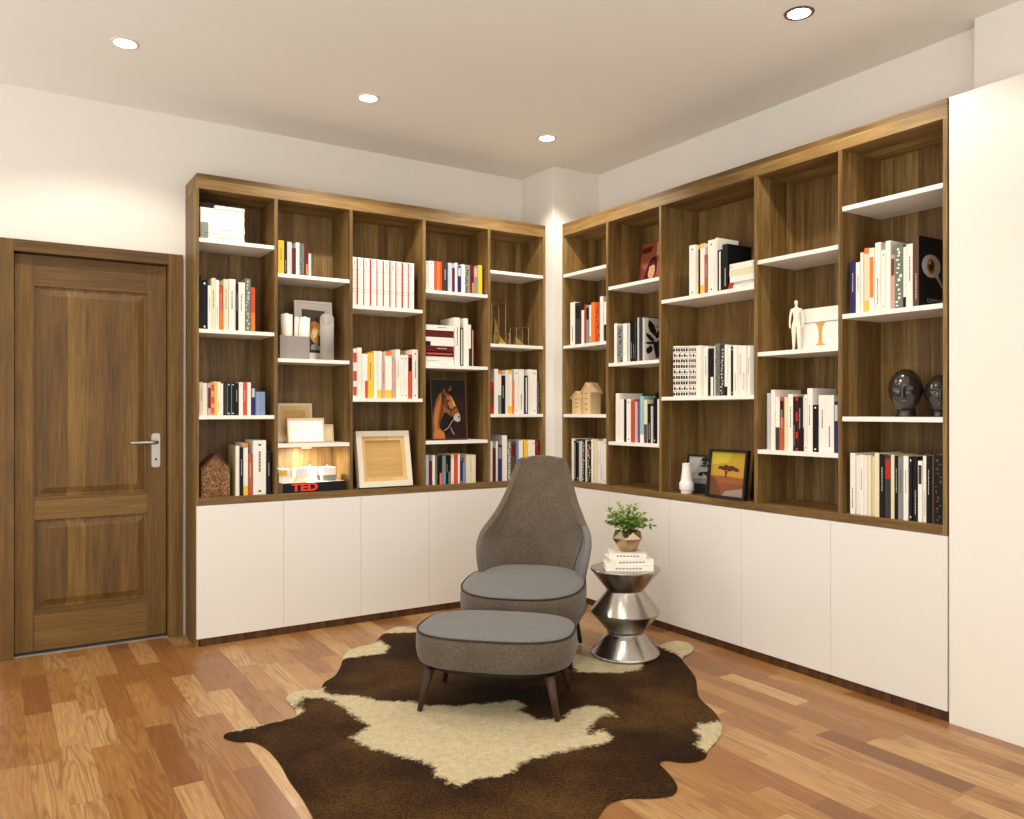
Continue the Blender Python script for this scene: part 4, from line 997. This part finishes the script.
for sg in (1,):
    pts = []
    for k in range(15):
        z = 0.655-k*0.024; p = shell_pt(sg*interp(SEAM, z), z); q = shell_pt(sg*(interp(SEAM, z)-0.02), z); q2 = shell_pt(sg*interp(SEAM, z), z+0.01)
        nrm = (p-q).cross(q2-p).normalized()
        if nrm.y > 0: nrm = -nrm
        pts.append(p+nrm*0.0175)
    b = bmesh.new(); tube(b, pts, 0.004, 8)
    link('piping', b, piping_m, sh, True, merge=False)
b = bmesh.new()
n = 48
r0 = [b.verts.new((x, y-0.04, 0.170)) for x, y in superell(0.50, 0.50, n, 2.6)]; r1 = [b.verts.new((x, y-0.05, 0.252)) for x, y in superell(0.60, 0.60, n, 2.6)]
for i in range(n): b.faces.new((r0[i], r0[(i+1) % n], r1[(i+1) % n], r1[i]))
b.faces.new(r0); b.faces.new(r1)
link('seat_base', b, tweed_m, ch, True)
for sx in (-1, 1):
    for sy in (-1, 1): leg(ch, sx*0.20, sy*0.19+0.01, 0.20, sx*0.035, sy*0.035, 0.020, 0.011)

# ---------------------------------------------------------------- side table, books, plant
TX, TY = 2.742, 3.186
b = bmesh.new()
prof = [(0, 0), (.174, 0), (.179, .004), (.179, .012), (.176, .018), (.094, .112), (.093, .118), (.094, .124), (.176, .216), (.179, .220), (.179, .225), (.176, .229), (.099, .328), (.098, .333), (.099, .338), (.174, .432), (.179, .437), (.180, .442), (.178, .446), (0, .446)]
lathe(b, prof, 96, cap=False)
o = link('side_table', b, chrome_m, None, True, loc=(TX, TY, RUGZ)); tag(o, 'smoked chrome hourglass side table right of the armchair', 'side table')
m = o.modifiers.new('e', 'EDGE_SPLIT'); m.split_angle = R(28)
zt = RUGZ+0.446
def lying(w, d, h, z, rz, cv, label, dx=0, dy=0):
    t = thing('book', label, 'book', (TX+0.004+dx, TY-0.012+dy, z+0.0004), (0, 0, rz), 'white books on the side table')
    b = bmesh.new(); box(b, -w/2, w/2, -d/2, d/2, 0, 0.003); box(b, -w/2, w/2, -d/2, d/2, h-0.003, h); box(b, -w/2, w/2, -d/2, -d/2+0.003, 0.003, h-0.003)
    link('cover', b, tone(cv), t, merge=False)
    link('page_block', bx(-w/2+0.004, w/2-0.004, -d/2+0.003, d/2-0.004, 0.003, h-0.003), tone('p'), t)
    b = bmesh.new(); x = -w*0.3
    while x < w*0.25:
        box(b, x, x+0.012, -d/2-0.0006, -d/2, h*0.35, h*0.6); x += 0.017
    link('spine_title', b, tone('G'), t, merge=False)
lying(0.240, 0.185, 0.028, zt, R(-33), 'W', 'bottom white book of the three on the chrome side table')
lying(0.222, 0.170, 0.030, zt+0.0286, R(-27), 'W', 'middle white book of the three on the chrome side table', 0.006)
lying(0.190, 0.150, 0.027, zt+0.0592, R(-36), 'W', 'top white book of the three, directly under the plant pot', 0.0, 0.006)
zp = zt+0.0870
PX, PY = TX+0.012, TY-0.006
pt = thing('potted_plant', 'leafy green plant in faceted bronze pot on white books', 'plant', (PX, PY, zp), (0, 0, R(12)))
b = bmesh.new(); n = 6
def hexr(r, z, a=0): return [b.verts.new((r*math.cos(2*PI*(i+a)/n), r*math.sin(2*PI*(i+a)/n), z)) for i in range(n)]
r_ = [hexr(.040, 0), hexr(.084, .068, .5), hexr(.066, .104), hexr(.060, .104), hexr(.070, .075, .5)]
b.faces.new(r_[0])
def zig(a, c):
    for i in range(n): b.faces.new((a[i], a[(i+1) % n], c[i])); b.faces.new((a[(i+1) % n], c[(i+1) % n], c[i]))
zig(r_[0], r_[1])
for i in range(n): b.faces.new((r_[1][i-1], r_[1][i], r_[2][i])); b.faces.new((r_[1][i], r_[2][(i+1) % n], r_[2][i]))
for i in range(n): b.faces.new((r_[2][i], r_[2][(i+1) % n], r_[3][(i+1) % n], r_[3][i]))
for i in range(n): b.faces.new((r_[4][i-1], r_[4][i], r_[3][i])); b.faces.new((r_[4][i], r_[3][(i+1) % n], r_[3][i]))
b.faces.new(r_[4])
link('pot', b, bronze_m, pt)
b = bmesh.new(); lathe(b, [(0, .086), (.060, .086), (.060, .080), (0, .080)], 24); link('soil', b, soil_m, pt)
rng = random.Random(11); sb = bmesh.new(); lb = bmesh.new()
def leafq(c, dirv, L, Wd):
    dirv.normalize(); sd = dirv.cross(Vector((rng.uniform(-.5, .5), rng.uniform(-.5, .5), 1))); sd.normalize(); up = sd.cross(dirv)
    pts = [(0, 0), (.25, .42), (.55, .5), (.85, .28), (1, 0), (.85, -.28), (.55, -.5), (.25, -.42)]
    vs = [lb.verts.new(c+dirv*L*t_+sd*Wd*s_+up*(0.18*Wd*abs(s_)-0.3*L*t_*t_*0.5)) for t_, s_ in pts]
    lb.faces.new(vs)
for k in range(46):
    a = rng.uniform(0, 2*PI); rr = rng.uniform(0.2, 1)**0.7
    ex, ey, ez = rr*0.128*math.cos(a), rr*0.128*math.sin(a), 0.10+rng.uniform(0.04, 0.145)*(1.15-0.55*rr)
    p0 = Vector((ex*0.2, ey*0.2, 0.085)); p2 = Vector((ex, ey, ez)); p1 = (p0+p2)/2+Vector((-ex*0.15, -ey*0.15, 0.03))
    pts = [p0*(1-t_)**2+p1*2*t_*(1-t_)+p2*t_*t_ for t_ in (0, .25, .5, .75, 1)]
    tube(sb, pts, [0.0014]*5, 5)
    for t_ in (0.45, 0.6, 0.72, 0.84, 0.94, 1.0):
        c = p0*(1-t_)**2+p1*2*t_*(1-t_)+p2*t_*t_
        for q in range(2): leafq(c, Vector((ex, ey, 0))*3+Vector((rng.uniform(-1, 1), rng.uniform(-1, 1), rng.uniform(-.2, .8)))*0.8, rng.uniform(.019, .030), rng.uniform(.014, .020))
link('stems', sb, stem_m, pt, True, merge=False); link('foliage', lb, leaf_m, pt, merge=False)

# ---------------------------------------------------------------- cowhide rug
def rp(pts): return [on_floor(200+x/1.896, 600+y/1.896) for x, y in pts]
OUT = [(45,262),(60,250),(130,236),(180,222),(176,205),(163,192),(172,178),(200,172),(226,172),(236,157),(255,145),(266,128),(272,108),(280,98),(302,90),(330,82),(350,62),(375,52),(400,54),(440,62),(520,62),(600,66),(690,92),(720,104),(760,104),(800,100),(840,92),(868,88),(890,80),(920,80),(935,90),(930,103),(914,112),(925,128),(940,150),(944,180),(956,196),(975,213),(988,235),(985,262),(965,285),(955,303),(920,310),(884,306),(872,312),(885,326),(900,345),(905,360),(893,373),(850,378),(812,378),(776,388),(755,415),(735,450),(690,520),(600,600),(470,640),(350,620),(270,540),(235,470),(214,415),(195,380),(170,345),(150,310),(126,284),(100,271),(70,270)]
def catmull(P, n=5):
    out = []; N = len(P)
    for i in range(N):
        a, b_, c, d = P[i-1], P[i], P[(i+1) % N], P[(i+2) % N]
        for k in range(n):
            t_ = k/n
            out.append(0.5*((2*b_)+(c-a)*t_+(2*a-5*b_+4*c-d)*t_*t_+(3*b_-a-3*c+d)*t_**3))
    return out
outl = [Vector((p.x, p.y)) for p in catmull(rp(OUT))]
PATCH = [[(45,255),(60,247),(130,232),(172,222),(180,205),(155,192),(172,170),(226,165),(242,183),(300,187),(340,195),(400,197),(430,205),(500,205),(560,200),(600,195),(616,205),(600,215),(640,232),(690,230),(710,212),(745,205),(772,212),(790,228),(770,220),(750,232),(735,250),(740,262),(760,250),(780,265),(775,275),(740,280),(700,290),(650,300),(610,315),(590,335),(560,340),(520,345),(490,360),(470,350),(445,335),(450,325),(420,312),(370,300),(320,285),(285,265),(320,245),(300,230),(270,205),(250,195),(235,190),(195,190),(191,205),(197,215),(180,225),(130,238),(70,255)],
 [(260,118),(276,92),(340,80),(356,90),(352,105),(320,108),(295,112)], [(340,66),(375,45),(420,50),(418,64),(395,66)], [(690,112),(700,95),(780,100),(838,124),(836,136),(800,142),(720,140)], [(862,84),(890,72),(940,80),(942,98),(915,112),(890,100),(872,94)], [(938,255),(950,240),(995,232),(998,255),(962,292),(944,282),(952,265)]]
patches = [[Vector((p.x, p.y)) for p in rp(q)] for q in PATCH]
def inside(p, poly):
    r_ = False; j = len(poly)-1
    for i in range(len(poly)):
        a, c = poly[i], poly[j]
        if (a.y > p.y) != (c.y > p.y) and p.x < (c.x-a.x)*(p.y-a.y)/(c.y-a.y)+a.x: r_ = not r_
        j = i
    return r_
def dist(p, poly):
    m_ = 9e9; N = len(poly)
    for i in range(N):
        a, c = poly[i], poly[(i+1) % N]; ac = c-a; L = ac.length_squared
        t_ = max(0, min(1, (p-a).dot(ac)/L)) if L > 1e-12 else 0
        m_ = min(m_, (p-(a+ac*t_)).length)
    return m_
gx0, gx1 = min(p.x for p in outl), max(p.x for p in outl); gy0, gy1 = min(p.y for p in outl), max(p.y for p in outl)
pts = list(outl); ne = len(outl); st = 0.021
ix = gx0
while ix < gx1:
    iy = gy0
    while iy < gy1:
        p = Vector((ix+random.uniform(-.003, .003), iy+random.uniform(-.003, .003)))
        if inside(p, outl) and dist(p, outl) > 0.008: pts.append(p)
        iy += st
    ix += st
vv, ee, ff, *_ = geometry.delaunay_2d_cdt(pts, [(i, (i+1) % ne) for i in range(ne)], [list(range(ne))], 1, 1e-6)
b = bmesh.new(); lay = b.verts.layers.float.new('pale'); bv = []
for p in vv:
    d_ = dist(p, outl)
    v = b.verts.new((p.x, p.y, 0.0006+0.0105*min(1, (d_+0.001)/0.02)**0.5))
    best = -9
    for q in patches:
        dd = dist(p, q); dd = dd if inside(p, q) else -dd
        best = max(best, dd)
    v[lay] = best; bv.append(v)
for f in ff:
    try: b.faces.new([bv[i] for i in f])
    except ValueError: pass
rug = link('rug', b, rug_m, None, True, merge=False)
tag(rug, 'brown and white cowhide rug lying under the ottoman on the floor', 'rug')
if sum(p.normal.z for p in rug.data.polygons) < 0: rug.data.flip_normals()

# ---------------------------------------------------------------- lamps
WARM = (1.0, 0.95, 0.84)
LENS = mat('lamp_lens', (255, 246, 230), 0.4, emit=(255, 244, 226), estr=14)
ring_w = mat('lamp_ring_white', (228, 218, 206), 0.4); ring_d = mat('lamp_ring_bronze', (120, 96, 78), 0.35, 0.6)
def downlight(x, y, label, power, ring, seen=True):
    t = thing('downlight', label, 'ceiling lamp', (x, y, CE), (0, 0, 0), 'recessed ceiling downlights')
    b = bmesh.new(); lathe(b, [(.046, -0.0005), (.046, -.004), (.050, -.006), (.060, -.004), (.062, -.0005)], 40, cap=False); link('ring', b, ring, t, True)
    b = bmesh.new(); lathe(b, [(0, -.003), (.046, -.003), (.046, -.001), (0, -.001)], 32); link('lens', b, LENS, t)
    l = bpy.data.lights.new('downlight_beam', 'SPOT'); l.energy = power; l.color = WARM; l.spot_size = R(136); l.spot_blend = 0.32; l.shadow_soft_size = 0.045
    o = bpy.data.objects.new('downlight_beam', l); COL.objects.link(o); o.location = (0, 0, -0.012); o.parent = t
P0 = 55
downlight(0.49, 4.009, 'ceiling downlight leftmost, in front of the wall above the door', P0*0.62, ring_w)
downlight(1.666, 4.012, 'ceiling downlight in the middle of the three along the left bookcase', P0, ring_w)
downlight(2.829, 4.013, 'small-looking ceiling downlight nearest the corner column', P0, ring_w)
downlight(2.829, 2.182, 'ceiling downlight with dark bronze ring, nearest the right wall', P0*0.82, ring_d)
for x, y, lab in ((0.49, 2.18, 'added unseen downlight above the open floor left of the ottoman'), (1.4, 2.18, 'added unseen downlight above the front of the rug'), (0.49, 0.35, 'added unseen downlight directly above the viewer')):
    downlight(x, y, lab, P0*(0.45 if x < 1 else 1.0), ring_w)  # unseen downlights, added for the light they supply
# small lamp under the shelf of the second bay
t = thing('shelf_lamp', 'small round lamp under the shelf above the black-spined book', 'lamp', world('L', 1.55, 0.14, EVEN[0]-0.021))
b = bmesh.new(); lathe(b, [(0.030, -0.0002), (.030, -.008), (.026, -.010), (0.022, -.010), (0.022, -.008), (0, -.008)], 32, cap=False); link('housing', b, ring_w, t, True)
b = bmesh.new(); lathe(b, [(0, -.0085), (.0215, -.0085), (.0215, -.0095), (0, -.0095)], 24); link('lens', b, LENS, t)
l = bpy.data.lights.new('shelf_lamp_beam', 'AREA'); l.shape = 'DISK'; l.size = 0.04; l.energy = 3.4; l.color = WARM
o = bpy.data.objects.new('shelf_lamp_beam', l); COL.objects.link(o); o.location = (0, 0, -0.012); o.parent = t

# added ambient fill, entering where the room is left unbuilt and the floor cut short
wd = bpy.data.worlds.new('ambient_fill'); wd.use_nodes = True; SC.world = wd
bg = wd.node_tree.nodes['Background']; bg.inputs[0].default_value = (0.94, 0.985, 0.965, 1); bg.inputs[1].default_value = 1.78

# ---------------------------------------------------------------- camera
cd = bpy.data.cameras.new('camera'); cam = bpy.data.objects.new('camera', cd); COL.objects.link(cam); SC.camera = cam
cd.sensor_fit = 'HORIZONTAL'; cd.sensor_width = 36.0; cd.lens = F/1024*36.0; cd.shift_y = (HZ-409.5)/1024.0; cd.clip_start = 0.05
cam.location = (0, 0, EYE); cam.rotation_euler = (PI/2, 0, YAW-PI/2)
vs_ = SC.view_settings; SC.display_settings.display_device = 'sRGB'; vs_.view_transform = 'Standard'; vs_.look = 'None'; vs_.exposure = 0.22; vs_.gamma = 1.0; vs_.use_curve_mapping = False
